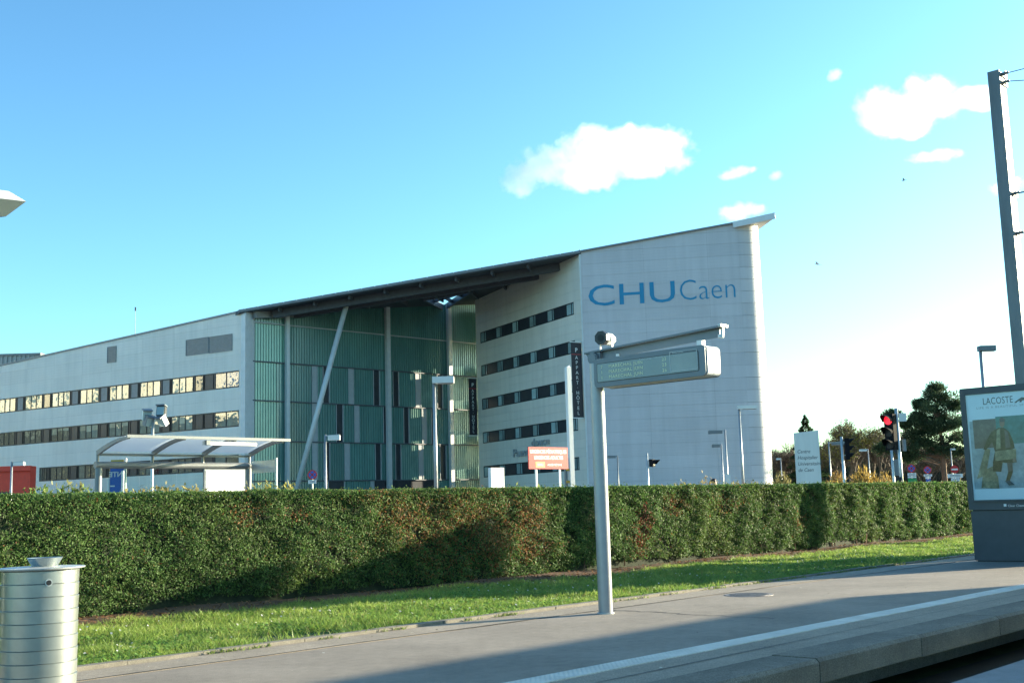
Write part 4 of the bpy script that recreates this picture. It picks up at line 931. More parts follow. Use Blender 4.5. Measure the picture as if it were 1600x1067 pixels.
# catenary masts -------------------------------------------------------------
mat('mast_steel', (0.155, 0.17, 0.175), 0.55, 0.35, 0.22, 2.5, streak=True)
mat('mast_zinc', (0.40, 0.41, 0.40), 0.5, 0.4, 0.15, 2.5)
def catenary(name, label, base, H, group, span):
    t = thing(name, label, 'mast', base, PLZ, group)
    w, l = 0.29, 0.40; mb = MB()
    mb.box((-l / 2 + 0.012, 0, H / 2), (0.024, w, H)); mb.box((l / 2 - 0.012, 0, H / 2), (0.024, w, H)); mb.build('flange', 'mast_steel', t)
    mb = MB(); mb.box((0, w / 2 - 0.03, H / 2 - 0.06), (l - 0.05, 0.02, H - 0.12)); mb.box((0, -w / 2 + 0.012, H / 2 - 0.02), (l - 0.049, 0.022, H - 0.04)); mb.build('web', 'mast_zinc', t)
    MB().box((0, 0, 0.02), (0.6, 0.5, 0.04)).build('base_plate', 'mast_steel', t)
    for z in (H - 0.12, H - 0.34, H - 3.2, H - 4.2):
        b = MB(); b.box((0, -w / 2 - 0.02, z), (l + 0.06, 0.03, 0.09)); b.tube((-0.1, -w / 2 - 0.03, z), (-0.1, -w / 2 - 0.20, z + 0.01), 0.045, 0.03, 10); b.tube((-0.1, -w / 2 - 0.1, z), (-0.1, -w / 2 - 0.13, z), 0.075, n=12); b.build('insulator', 'mast_steel', t)
    if span:
        for z, sag, dz in ((H - 0.12, 0.1, 0.15), (H - 0.34, 0.25, -2.0), (H - 3.2, 0.05, 0.0), (H - 4.2, 0.05, 0.0)):
            b = MB(); L = span if z > H - 1 else 3.2
            for k in range(12):
                f0, f1 = k / 12, (k + 1) / 12
                b.tube((-0.1, -0.33 - L * f0, z - sag * 4 * f0 * (1 - f0) + dz * f0), (-0.1, -0.33 - L * f1, z - sag * 4 * f1 * (1 - f1) + dz * f1), 0.022 if z < H - 1 else 0.012, n=5, caps=False)
            b.build('wire' if z > H - 1 else 'cantilever_arm', 'mast_steel', t)
    return t
mbase = at_depth(1616, 768, 27.9); mtop = at_depth(1561, 117, 27.9).z
catenary('catenary_mast', 'tall dark steel tramway mast rising behind the advertising panel', (mbase.x, mbase.y, 0.05), mtop, 'tramway masts', 13.5)
catenary('catenary_mast', 'second tall steel tramway mast further along the platform', PL(40.2, -9.0, 0.0), 9.0, 'tramway masts', 0)

# lamp head at the upper left: luminaire on a platform lamp standing beside the bin
tipp = at_depth(41, 315, 11.0); lh = thing('platform_lamp', 'pale faceted lamp head jutting into the upper left sky', 'street lamp', (tipp.x - 2.6 * math.cos(0.6) - 0.3 * math.sin(0.6), tipp.y - 2.6 * math.sin(0.6) + 0.3 * math.cos(0.6), 0.0), 0.6)
zl_ = tipp.z; mb = MB()
ends = []
for x_n, x_t, x_k in ((2.60, 2.47, 2.25), (0.62, 0.74, 0.62)):      # nose end and pole end: front ridge, upper and lower edges, back ridge
    ends.append([(x_n, -0.30, zl_), (x_t, -0.11, zl_ + 0.135), (x_k, 0.11, zl_ + 0.135), (x_k, 0.30, zl_), (x_k, 0.12, zl_ - 0.13), (x_t - 0.02, -0.12, zl_ - 0.13)])
mb.add(ends[0] + ends[1], [(0, 1, 2, 3, 4, 5), (11, 10, 9, 8, 7, 6)] + [(k, 6 + k, 6 + (k + 1) % 6, (k + 1) % 6) for k in range(6)]); mb.build('lamp_head', 'lamp_grey', lh, fix=True)
MB().add([(2.42, -0.115, zl_ - 0.132), (0.77, -0.115, zl_ - 0.132), (0.77, 0.115, zl_ - 0.132), (2.2, 0.115, zl_ - 0.132), (1.2, -0.19, zl_ - 0.62), (0.7, -0.19, zl_ - 0.55), (0.7, 0.19, zl_ - 0.55), (1.2, 0.19, zl_ - 0.62)], [(0, 1, 2, 3), (4, 7, 6, 5), (0, 4, 5, 1), (1, 5, 6, 2), (2, 6, 7, 3), (3, 7, 4, 0)]).build('lamp_housing', 'case_grey', lh, fix=True)
mb = MB(); mb.tube((0, 0, 0), (0, 0, zl_ - 0.1), 0.09, 0.06, 14); mb.tube((0, 0, zl_ - 0.15), (0.75, 0, zl_ + 0.05), 0.05, n=10); mb.build('pole', 'galvanised', lh, smooth=False)

# ------------------------------------------------------------------ bus shelter behind the hedge
SB = 0.06
shl = PL(13.9, -23.0, -0.02); sh = thing('bus_shelter', 'glass bus shelter with curved opal roof behind the hedge', 'bus shelter', shl, PLZ)
mat('shelter_grey', (0.20, 0.215, 0.22), 0.45, 0.3, 0.08)
LX0, LX1 = -2.10, 1.66                        # along the road; -Y faces the viewer
ZB, ZF, DP = 2.74, 2.99, 1.30
def arc_pt(f): a = f * DP; return -a, ZB + (ZF - ZB) * math.sin(f * math.pi / 2)
ribs_x = [LX0, LX0 + 1.27, LX0 + 2.52, LX1]
for x in ribs_x:
    mb = MB()
    for k in range(8):
        (y0, z0), (y1, z1) = arc_pt(k / 8), arc_pt((k + 1) / 8); mb.bar((x, y0, z0 - 0.03), (x, y1, z1 - 0.03), 0.055, 0.10 - 0.006 * k)
    mb.tube((x, 0.0, ZB - 0.03), (x, 0.0, 2.45), 0.03, n=8); mb.build('roof_rib', 'shelter_grey', sh)
for x0, x1 in zip(ribs_x, ribs_x[1:]):
    mb = MB()
    for k in range(8):
        (y0, z0), (y1, z1) = arc_pt(k / 8), arc_pt((k + 1) / 8)
        mb.add([(x0 + .03, y0, z0 + .012), (x1 - .03, y0, z0 + .012), (x1 - .03, y1, z1 + .012), (x0 + .03, y1, z1 + .012), (x0 + .03, y0, z0 + .022), (x1 - .03, y0, z0 + .022), (x1 - .03, y1, z1 + .022), (x0 + .03, y1, z1 + .022)], [(0, 1, 2, 3), (7, 6, 5, 4)])
    mb.build('roof_panel', 'opal_sheet', sh, smooth=True)
MB().box(((LX0 + LX1) / 2 + 0.07, -DP - 0.02, ZF - 0.005), (LX1 - LX0 + 0.26, 0.05, 0.06)).build('front_rail', 'shelter_grey', sh)
MB().box(((LX0 + LX1) / 2, 0.01, ZB - 0.06), (LX1 - LX0, 0.05, 0.05)).build('rear_rail', 'shelter_grey', sh)
smooth_obj(MB().tube((LX0 - 0.04, 0.02, 2.46), (LX1 + 0.03, 0.02, 2.46), 0.075, n=16).build('gutter_beam', 'shelter_grey', sh))
for x in (LX0 + 0.04, LX1 - 0.01): smooth_obj(MB().tube((x, 0.02, 0.0), (x, 0.02, 2.40), 0.07, n=14).build('post', 'shelter_grey', sh))
MB().box((-0.26, -DP + 0.03, ZF - 0.10), (0.10, 0.10, 0.10)).build('lamp_bracket', 'shelter_grey', sh)
MB().box((0.34, -DP + 0.08, ZF - 0.105), (1.32, 0.10, 0.085)).build('light_tube', 'white_paint', sh)
gx = [LX0 + 0.09 + (LX1 - LX0 - 0.18) * k / 4 for k in range(5)]
for a, b in zip(gx, gx[1:]): MB().box(((a + b) / 2, 0.03, 1.33), (b - a - 0.02, 0.012, 2.02)).build('glass_panel', 'clear_glass', sh)
MB().box((LX1 + 0.02, -0.55, 1.28), (0.012, 0.92, 1.95)).build('end_glass', 'clear_glass', sh)
MB().box((LX1 + 0.02, -0.55, 2.42), (0.02, 0.95, 0.28)).build('end_fascia', 'galvanised', sh)
for zz in (0.0, 2.58): pass
smooth_obj(MB().tube((LX1 + 0.02, -1.04, 0), (LX1 + 0.02, -1.04, 2.6), 0.028, n=10).build('end_post', 'galvanised', sh))
smooth_obj(MB().tube((LX0 + 0.02, -1.04, 0), (LX0 + 0.02, -1.04, 2.3), 0.028, n=10).build('end_post', 'galvanised', sh))
MB().box((0.0, -0.18, 0.45), (2.2, 0.32, 0.05)).build('bench', 'shelter_grey', sh)
def shx(x, y): s_, z_ = on_wall(x, y, shl + PL(0, 1.0), Vector((DX, DY, 0))); return s_, z_ - shl.z
a, b = shx(318, 770), shx(382, 733)
pn = thing('information_panel', 'white overexposed map panel inside the bus shelter', 'information board', shl + PL(0, 1.0), PLZ)
MB().box(((a[0] + b[0]) / 2, 0, (1.0 + b[1]) / 2), (b[0] - a[0], 0.06, b[1] - 1.0)).build('frame', 'shelter_grey', pn)
MB().box(((a[0] + b[0]) / 2, -0.034, (1.03 + b[1] - 0.03) / 2), (b[0] - a[0] - 0.06, 0.008, b[1] - 1.06)).build('map_sheet', mat('map_white', (0.80, 0.82, 0.80), 0.6, 0, 0.03), pn)
MB().box(((a[0] + b[0]) / 2, -0.04, b[1] - 0.055), (b[0] - a[0] - 0.12, 0.004, 0.03)).build('header_line', 'letter_grey', pn)
for z in (0.3, 0.7): MB().tube(((a[0] + b[0]) / 2 + (0.3 if z > .5 else -0.3), 0, 0.0), ((a[0] + b[0]) / 2 + (0.3 if z > .5 else -0.3), 0, 1.01), 0.03, n=8).build('leg', 'shelter_grey', pn)
# blue stop flag at the far end, read from behind
bp = at_depth(183, 745, 25.4); bpz = at_depth(183, 727.5, 25.4).z
bs = thing('blue_panel', 'blue panel with white reversed letters at the shelter end', 'sign', (bp.x, bp.y, 0), 0.06)
MB().box((0, 0, (bpz + 0.5) / 2 + 0.1), (0.285, 0.05, bpz - 0.55)).build('board', 'sign_blue', bs)
text('NTE', 0.155, 'white_paint', bs, (0.125, -0.028, bpz - 0.24), (1, 0, 0), (0, 0, 1), 'lettering', 0.002, 0.003, 1.0, mirror=True)
MB().box((-0.09, -0.028, bpz - 0.44), (0.1, 0.004, 0.03)).build('mark', 'white_paint', bs)
MB().box((0, 0.0, bpz + 0.075), (0.27, 0.045, 0.11)).build('header', 'ochre_paint', bs)
for x in (-0.175, 0.175): MB().tube((x, 0, 0), (x, 0, bpz + 0.16 if x > 0 else bpz - 0.28), 0.03, n=10).build('post', 'galvanised' if x > 0 else 'white_paint', bs)

# ------------------------------------------------------------------ lamps, signs and signals behind the hedge
GZ = 0.06
def pole_at(x, ytop, Y): p = at_depth(x, 770, Y); return Vector((p.x, p.y, GZ)), at_depth(x, ytop, Y).z - GZ
def lamp(label, x, ytop, Y, head, hs, r=0.06, matn='post_grey', hm='pale_plastic', group='street lamps around the hospital', side=1):
    b, h = pole_at(x, ytop, Y); t = thing('street_lamp', label, 'street lamp', b, 0, group)
    MB().tube((0, 0, 0), (0, 0, h), r, r * 0.75, 12).build('pole', matn, t, smooth=True)
    L, D_, H_ = hs
    if head == 'box':
        MB().box((side * (L / 2 - 0.06), 0, h - H_ / 2 + 0.02), (L, D_, H_)).build('lamp_head', hm, t)
        MB().box((side * (L / 2 + 0.04), 0, h - H_ + 0.015), (L * 0.7, D_ * 0.7, 0.02)).build('lens', 'louver_grey', t)
    elif head == 'arm':
        mb = MB(); mb.bar((0, 0, h - 0.05), (side * L, 0, h - 0.02), 0.06, 0.05); mb.build('arm', matn, t)
        MB().box((side * L * 0.62, 0, h - 0.04 - H_ / 2), (L * 0.85, D_, H_)).build('lamp_head', hm, t)
    return t
lamp('tall slim lamp with flat box head before the right of the green glass', 681.5, 590, 46, 'box', (0.86, 0.5, 0.26), 0.085)
lamp('short lamp with small white lantern beside the no parking sign', 509, 679, 48, 'arm', (0.58, 0.22, 0.20), 0.055)
lamp('tall lamp with flat head standing before the rounded wall end', 1162, 634.5, 58, 'box', (0.95, 0.4, 0.17), 0.075)
lamp('tallest of the two lamps before the blue grey wall, head towards the display', 1138, 671, 60, 'arm', (0.82, 0.3, 0.16), 0.06, side=-1, hm='case_grey')
lamp('slightly lower lamp beside the tallest lamp before the blue grey wall', 1131, 693, 66, 'arm', (0.5, 0.3, 0.16), 0.055, side=-1, hm='case_grey')
lamp('small thin lamp before the blue grey wall close to the display post', 967, 711, 75, 'arm', (0.62, 0.26, 0.14), 0.05, side=-1, hm='case_grey', matn='case_grey')
lamp('lamp with flat double head peeping over the advertising panel', 1551, 541, 45, 'box', (0.62, 0.35, 0.2), 0.085, hm='case_grey')
lamp('small lamp on the pale pole at the orange porch', 17, 721, 60, 'arm', (0.62, 0.22, 0.17), 0.07)
lamp('thin lamp with arm before the woodland and yellow bushes', 1300, 690, 62, 'arm', (0.9, 0.25, 0.14), 0.05, hm='case_grey')
lamp('pale distant lamp among the bare trees', 1361, 701, 80, 'arm', (0.55, 0.25, 0.12), 0.05, side=-1)
lamp('thin far lamp pole before the pine trunk', 1491, 700, 85, 'arm', (0.3, 0.2, 0.1), 0.05)
lamp('slim far lamp pole beside the hospital sign', 1223, 715, 85, 'arm', (0.3, 0.2, 0.1), 0.045, side=-1)
# floodlight mast
b, h = pole_at(237, 650, 32); fl = thing('floodlight_mast', 'pole carrying three small floodlights above the bus shelter', 'floodlight', b)
MB().tube((0, 0, 0), (0, 0, h), 0.045, 0.04, 12).build('pole', 'galvanised', fl, smooth=True)
MB().bar((-0.22, 0, h - 0.12), (0.3, 0, h - 0.12), 0.04, 0.04).build('crossbar', 'galvanised', fl)
def flood(x, z, a, tilt, m_):
    R = Matrix.Rotation(a, 3, 'Z') @ Matrix.Rotation(tilt, 3, 'X'); c = Vector((x, 0, h + z)); f = MB(); f.box(c, (0.24, 0.15, 0.26), m=R); o = f.build('floodlight', m_, fl)
    MB().box(c + R @ Vector((0, -0.08, 0)), (0.21, 0.012, 0.23), m=R).build('lens', 'pane_curtain', o); MB().box(c + R @ Vector((0, -0.02, 0.16)), (0.26, 0.24, 0.03), m=R).build('visor', 'case_grey', o)
flood(-0.17, 0.02, 0.5, 0.3, 'pale_plastic'); flood(0.24, 0.12, -0.1, -0.2, 'black_plastic'); flood(0.27, -0.15, -0.5, 0.6, 'pale_plastic'); flood(-0.12, -0.14, 0.9, 0.5, 'case_grey')
# signs
def disc(m_, c, r, y0, y1, n=28): return m_.tube((c[0], y0, c[1]), (c[0], y1, c[1]), r, n=n)
def sign(name, label, x, yc, Y, r, kind, plates=(), rz=0.0, ptop=None):
    b, h = pole_at(x, yc, Y); t = thing(name, label, 'road sign', b, rz)
    MB().tube((0, 0.03, 0), (0, 0.03, h + r * 0.6), 0.03, n=10).build('post', 'galvanised', t)
    disc(MB(), (0, h), r, -0.006, 0.0).build('plate', 'sign_red', t)
    if kind == 'parking':
        disc(MB(), (0, h), r * 0.76, -0.010, -0.007).build('blue_face', 'sign_blue', t)
        for a in ((0.7854, -0.7854) if plates != ('single',) else (0.7854,)): MB().box((0, -0.012, h), (r * 1.6, 0.003, r * 0.2), m=Matrix.Rotation(a, 3, 'Y')).build('red_bar', 'sign_red', t)
    if kind == 'entry': MB().box((0, -0.010, h), (r * 1.5, 0.006, r * 0.36)).build('white_bar', 'white_paint', t)
    if kind == 'back': disc(MB(), (0, h), r * 0.9, -0.010, -0.007).build('face', 'white_paint', t)
    z = h - r - 0.02
    for pl in plates:
        if pl == 'single': continue
        w_, hh, mm = pl; MB().box((0, -0.004, z - hh / 2), (w_, 0.008, hh)).build('supplementary_plate', mm, t)
        mb = MB()
        if mm == 'white_paint' and hh > 0.1:
            for k in range(2): mb.box((0, -0.0095, z - hh * (0.33 + 0.34 * k)), (w_ * 0.7, 0.002, hh * 0.12))
            mb.build('plate_text', 'letter_dark', t)
        z -= hh + 0.02
    return t
sign('no_parking_sign', 'round no parking sign with white plate before the green glass', 488, 741.5, 46, 0.19, 'parking', ((0.32, 0.14, 'white_paint'),))
sign('no_stopping_sign', 'red ringed blue sign with green plate beside the red traffic light', 1427, 731.5, 62, 0.225, 'parking', ((0.46, 0.16, 'white_paint'), (0.46, 0.08, 'white_paint'), (0.46, 0.36, 'sign_green')))
sign('no_stopping_sign', 'red ringed blue sign with small white plates, second from traffic light', 1452, 734, 64, 0.215, 'parking', ((0.46, 0.12, 'white_paint'), (0.3, 0.1, 'white_paint'), (0.26, 0.22, 'sign_blue')))
sign('no_entry_sign', 'round red no entry sign with wide white plate near the pine', 1494.5, 733, 62, 0.22, 'entry', ((0.82, 0.20, 'white_paint'), (0.46, 0.24, 'white_paint')))
# traffic signals
def signal(name, label, x, ytop, Y, rz, heads, aspect=0.31, r=0.06, off=-0.28, lit_top=True, plate=True):
    b, h = pole_at(x, ytop, Y); t = thing(name, label, 'traffic light', b)
    MB().tube((0, 0, 0), (0, 0, h), r, r * 0.85, 12).build('pole', 'galvanised', t, smooth=True)
    for (z, n_) in heads:
        R = Matrix.Rotation(rz, 3, 'Z'); hh = aspect * 1.17 * n_
        c = Vector((off, 0, h + z)); hd = MB().box(c, (aspect * 1.02, aspect * 0.62, hh), m=R).build('signal_head', 'signal_black', t)
        for k in range(n_):
            zc_ = hh / 2 - aspect * 1.17 * (k + 0.5); p = c + Vector((0, 0, zc_)); fr = R @ Vector((0, -1, 0))
            MB().tube(p + fr * aspect * 0.30, p + fr * aspect * 0.36, aspect * 0.45, n=20).build('lens', 'red_light' if (k == 0 and lit_top) else 'lens_dark', hd)
            v_ = MB(); q_ = 14; rr = aspect * 0.49; sx_ = R @ Vector((1, 0, 0)); L_ = aspect * 1.05
            for j in range(q_):
                a0_, a1_ = rad(-20 + 220 * j / q_), rad(-20 + 220 * (j + 1) / q_)
                def pt(a_, f_, r_): return p + sx_ * (math.cos(a_) * r_) + Vector((0, 0, math.sin(a_) * r_)) + fr * (aspect * 0.31 + f_)
                d0 = L_ * (0.35 + 0.65 * max(0, math.sin(a0_))); d1 = L_ * (0.35 + 0.65 * max(0, math.sin(a1_)))
                v_.add([pt(a0_, 0, rr), pt(a1_, 0, rr), pt(a1_, d1, rr), pt(a0_, d0, rr), pt(a0_, 0, rr * .95), pt(a1_, 0, rr * .95), pt(a1_, d1, rr * .95), pt(a0_, d0, rr * .95)], [(0, 1, 2, 3), (7, 6, 5, 4), (3, 2, 6, 7)])
            v_.build('visor', 'signal_black', hd)
        mb = MB(); mb.bar((0, 0, h + z + hh * 0.3), (off * 0.6, 0, h + z + hh * 0.3), 0.04, 0.03); mb.bar((0, 0, h + z - hh * 0.3), (off * 0.6, 0, h + z - hh * 0.3), 0.04, 0.03); mb.build('bracket', 'galvanised', t)
    return t
tl = signal('traffic_light', 'large traffic light showing red behind the hedge near the pine', 1410, 637.5, 42, rad(-52), [(-0.86, 3)], 0.37, 0.07, -0.25)
bb_, hh_ = pole_at(1410, 637.5, 42)
MB().box((0.22, 0.02, hh_ - 0.33), (0.26, 0.05, 0.30)).build('back_plate', 'white_paint', tl)
MB().box((0.19, -0.02, hh_ - 1.35), (0.10, 0.14, 0.42)).build('repeater_box', 'louver_grey', tl)
MB().box((-0.13, -0.1, hh_ - 2.62), (0.17, 0.16, 0.26)).build('push_button_box', 'black_plastic', tl)
b, h = pole_at(1398, 684, 44); t2 = thing('signal_post', 'second thin signal post with dark triangular plate beside the red light', 'signal post', b)
MB().tube((0, 0, 0), (0, 0, h), 0.05, n=10).build('pole', 'galvanised', t2, smooth=True)
MB().add([(0.06, 0, h - 0.45), (0.38, 0, h - 0.05), (0.38, 0, h - 0.95), (0.06, 0.05, h - 0.45), (0.38, 0.05, h - 0.05), (0.38, 0.05, h - 0.95)], [(0, 1, 2), (5, 4, 3), (0, 3, 4, 1), (1, 4, 5, 2), (2, 5, 3, 0)]).build('warning_plate', 'frame_dark', t2)
MB().box((0.21, 0.03, h - 1.12), (0.34, 0.02, 0.62)).build('plate_back', 'louver_grey', t2)
s3 = signal('traffic_light', 'traffic light seen from the side between hospital sign and yellow bushes', 1320.5, 682, 40, rad(85), [(-0.42, 3)], 0.21, 0.055, 0.17, False)
MB().box((0.12, 0, pole_at(1320.5, 682, 40)[1] - 1.52), (0.1, 0.1, 0.12)).build('push_button_box', 'black_plastic', s3)
signal('pedestrian_signal', 'small black signal on a white pole before the blue grey wall', 1013.5, 707.5, 48, rad(60), [(-0.42, 1)], 0.26, 0.05, 0.2, False)
# white flag pole, red board, white board
b, h = pole_at(894, 574, 48); wp_ = thing('white_mast', 'tall square white mast before the hotel windows', 'mast', b, 0.5)
MB().box((0, 0, h / 2), (0.20, 0.20, h)).build('shaft', 'white_paint', wp_)
MB().add([(-0.1, -0.1, h), (0.1, -0.1, h), (0.1, 0.1, h), (-0.1, 0.1, h), (0.04, -0.06, h + 0.1), (0.1, 0.0, h + 0.08)], [(0, 1, 4), (1, 2, 5), (1, 5, 4), (2, 3, 5), (3, 0, 4), (3, 4, 5)]).build('cap', 'white_paint', wp_)
for y in (733.5, 752.5):
    z = at_depth(890, y, 48).z - GZ; MB().box((-0.17, 0.02, z), (0.14, 0.08, 0.10)).build('marker_clamp', 'ochre_paint', wp_)
mb_ = MB().box((-0.21, 0.1, 1.6), (0.10, 0.1, 3.2)).build('side_post', 'case_grey', wp_)
rb_ = at_depth(856.5, 715, 45); rz0, rz1 = at_depth(856, 732.5, 45).z, at_depth(856, 698.5, 45).z
red = thing('red_direction_board', 'red board with two white lines of emergency lettering on two posts', 'sign', (rb_.x, rb_.y, GZ), 0.72)
W_R = 62.5 * 45 / 1800 / math.cos(0.72)
MB().box((0, 0, (rz0 + rz1) / 2 - GZ), (W_R, 0.05, rz1 - rz0)).build('board', 'board_red', red)
for x in (-0.62, 0.62): MB().box((x, 0.04, (rz0) / 2), (0.085, 0.06, rz0)).build('post', 'white_paint', red)
for body, dz, sz in (('URGENCES PÉDIATRIQUES', 0.24, 0.19), ('URGENCES ADULTES', 0.47, 0.19)):
    t = text(body, sz, 'white_paint', red, (0, -0.0275, rz1 - GZ - dz), (1, 0, 0), (0, 0, 1), 'lettering', 0.002, 0.007, 1.0, align='CENTER')
    xs = [v.co.x for v in t.data.vertices]; wd = max(xs) - min(xs); tgt = W_R * (0.93 if dz < 0.3 else 0.74)
    for v in t.data.vertices: v.co.x *= tgt / wd
MB().box((-0.45, -0.027, rz1 - GZ - 0.68), (0.48, 0.004, 0.21)).build('yellow_patch', mat('signal_yellow', (0.75, 0.50, 0.12), 0.5), red)
text('SAMU', 0.13, 'white_paint', red, (-0.45, -0.0315, rz1 - GZ - 0.72), (1, 0, 0), (0, 0, 1), 'lettering', 0.001, 0.003, 0.9, align='CENTER')
text('ACCÈS PIÉTONS', 0.105, 'white_paint', red, (0.31, -0.0275, rz1 - GZ - 0.72), (1, 0, 0), (0, 0, 1), 'lettering', 0.002, 0.003, 1.0, align='CENTER')
wb = at_depth(775.5, 748, 38); wz = at_depth(775.5, 730, 38).z
wbo = thing('white_board', 'plain white upright board standing behind the hedge left of red sign', 'sign', (wb.x, wb.y, GZ), 0.8)
MB().box((0, 0, wz / 2 + 0.05), (0.60, 0.14, wz - 0.25)).build('board', 'white_paint', wbo)
for x in (-0.2, 0.2): MB().box((x, 0, 0.12), (0.06, 0.06, 0.24)).build('foot', 'galvanised', wbo)
# small white box on a lamp foot and cars hinted beyond
b, h = pole_at(1139, 741, 50); wx = thing('white_cabinet', 'small white box behind the hedge at the lamp foot', 'cabinet', b)
MB().box((0, 0, h / 2 + 0.1), (0.17, 0.14, h - 0.2)).build('box', 'white_paint', wx); MB().box((0, 0, 0.1), (0.2, 0.18, 0.2)).build('plinth', 'kerb_concrete', wx)
# hospital totem
tb = at_depth(1261, 700, 54); tz = at_depth(1261, 674, 54).z - GZ; tb.z = GZ
tot = thing('hospital_sign', 'tall white sign slab with grey italic hospital lettering beyond the hedge', 'sign', tb, rad(-8))
wt = 1.12
MB().add([(-wt / 2, 0, 0.55), (wt / 2, 0, 0.55), (wt / 2, 0, tz + 0.04), (-wt / 2 + 0.02, 0, tz - 0.05), (-wt / 2, 0.3, 0.55), (wt / 2, 0.3, 0.55), (wt / 2, 0.3, tz + 0.04), (-wt / 2 + 0.02, 0.3, tz - 0.05)], [(0, 1, 2, 3), (7, 6, 5, 4), (0, 4, 5, 1), (1, 5, 6, 2), (2, 6, 7, 3), (3, 7, 4, 0)]).build('slab', mat('totem_white', (0.66, 0.68, 0.64), 0.5, 0, 0.12, 1.5, streak=True), tot, fix=True)
MB().box((0, 0.15, 0.28), (wt * 0.9, 0.24, 0.56)).build('plinth', 'case_grey', tot)
for k, body in enumerate(('Centre', 'Hospitalier', 'Universitaire', 'de Caen')):
    text(body, 0.235, 'letter_dark', tot, (-wt / 2 + 0.09, -0.003, tz - 1.0 - 0.285 * k), (1, 0, 0), (0, 0, 1), 'lettering', 0.002, 0.0, 0.88, shear=0.25)
# banners on the hotel
def banner(label, s, y0, y1, x, Yw):
    z1 = on_wall(x, y0, A_, HU)[1]; z0 = on_wall(x, y1, A_, HU)[1]
    base = hp(s, 0, 0.07); t = thing('banner', label, 'banner', base, math.atan2(HN.y, HN.x), 'hotel banners')
    wv = 0.95 if s < 3 else 0.85          # local +X sticks out from the wall
    MB().box((wv / 2 + 0.12, 0, (z0 + z1) / 2), (wv, 0.03, z1 - z0)).build('cloth', 'banner_black', t)
    for z in (z0 - 0.05, z1 + 0.05): MB().bar((0, 0, z), (wv + 0.22, 0, z), 0.06, 0.07).build('arm', 'pale_plastic', t)
    side = -1 if (Matrix.Rotation(math.atan2(HN.y, HN.x), 3, 'Z') @ Vector((0, 1, 0))).y > 0 else 1
    H_ = z1 - z0; fs = 0.40; u_ = (-1, 0, 0) if side > 0 else (1, 0, 0)
    yy = 0.018 * side; cx = wv / 2 + 0.12
    text('P', fs * 1.15, 'pale_plastic', t, (cx, yy, z1 - 0.75), u_, (0, 0, 1), 'lettering', 0.002, 0.01, 1.0, align='CENTER')
    MB().box((cx, yy, z1 - 0.95), (wv, 0.006, 0.04)).build('red_line', 'sign_red', t)
    body = 'APPART·HÔTEL'; st = (H_ - 1.15) / len(body)
    for k, ch in enumerate(body): text(ch, fs, 'pale_plastic', t, (cx, yy, z1 - 1.0 - st * (k + 0.85)), u_, (0, 0, 1), 'lettering', 0.002, 0.0, 1.0, align='CENTER')
    return t
banner('long black hotel banner beside the display post', 0.12, 538, 654, 903, 92)
banner('shorter black hotel banner at the dark inner corner by the green glass', HL - 0.1, 592, 680, 746, 112)
# ------------------------------------------------------------------ trees
mat('bark', (0.13, 0.105, 0.085), 0.9, 0, 0.3, 4, 0.4, 20)
mat('pine_bark', (0.15, 0.085, 0.055), 0.9, 0, 0.3, 4, 0.4, 20)
def bare_tree(label, x, ytop, Y, spread, seed, col, name='bare_tree', group='leafless trees beyond the hospital sign', leaf=None, levels=5, leaves=0.0):
    r = random.Random(seed); g = np.random.default_rng(seed)
    b = at_depth(x, 770, Y); H = at_depth(x, ytop, Y).z - GZ; t = thing(name, label, 'tree', (b.x, b.y, GZ), 0, group)
    trunk = MB(); tips = []; twP, twA = [], []
    def grow(p, d, L, rad_, lv):
        q = p + d * L; trunk.tube(p, q, rad_, rad_ * 0.68, 6 if lv < 2 else 4, False)
        if lv >= levels:
            for k in range(12):
                dd = (d + Vector((r.uniform(-1, 1), r.uniform(-1, 1), r.uniform(-0.35, 1)))).normalized(); ll = L * r.uniform(0.5, 1.2); st = p.lerp(q, r.random())
                twP.append(st + dd * ll / 2); twA.append(dd * ll / 2)
            return
        n_ = 4 if lv < 2 else 3
        for k in range(n_):
            a = r.uniform(0, 6.28); sp = r.uniform(0.35, 0.8) * spread
            dd = (d + Vector((math.cos(a) * sp, math.sin(a) * sp, r.uniform(-0.05, 0.35)))).normalized()
            grow(p.lerp(q, r.uniform(0.55, 1.0)), dd, L * r.uniform(0.62, 0.82), rad_ * 0.6, lv + 1)
    grow(Vector((0, 0, -0.1)), Vector((r.uniform(-.05, .05), 0, 1)), H * 0.30, H * 0.022, 0)
    P = np.array([v[:] for v in twP]); A = np.array([v[:] for v in twA])
    zmax = P[:, 2].max(); f = H / zmax                          # grow to the measured height
    trunk.v = [(v[0] * f, v[1] * f, v[2] * f) for v in trunk.v]; P *= f; A *= f
    trunk.build('trunk', 'bark', t)
    B = unit(np.cross(A, rvec(g, len(A)))) * 0.022; cc_ = np.array(col)[None] * g.uniform(0.6, 1.5, len(A))[:, None]
    if leaves:
        k = int(len(P) * leaves); i = g.integers(0, len(P), k); LP = P[i] + g.normal(0, 0.18, (k, 3)); nr = rvec(g, k); LA = unit(np.cross(nr, rvec(g, k))) * g.uniform(0.05, 0.11, k)[:, None]
        P = np.concatenate([P, LP]); B = np.concatenate([B, unit(np.cross(LA, nr)) * 0.06]); A = np.concatenate([A, LA]); cc_ = np.concatenate([cc_, np.array(leaf)[None] * g.uniform(0.6, 1.4, k)[:, None]])
    o = cloud_mesh('crown', P, A, B, cc_, 'twig', t); o['kind'] = 'stuff'; return t
bare_tree('broad round headed tree with last yellow leaves left of the red light', 1330, 655, 105, 1.0, 1, (0.17, 0.15, 0.11), leaf=(0.19, 0.19, 0.05), leaves=0.9)
bare_tree('bare brown tree just left of the red traffic light', 1372, 672, 112, 1.0, 2, (0.17, 0.145, 0.12))
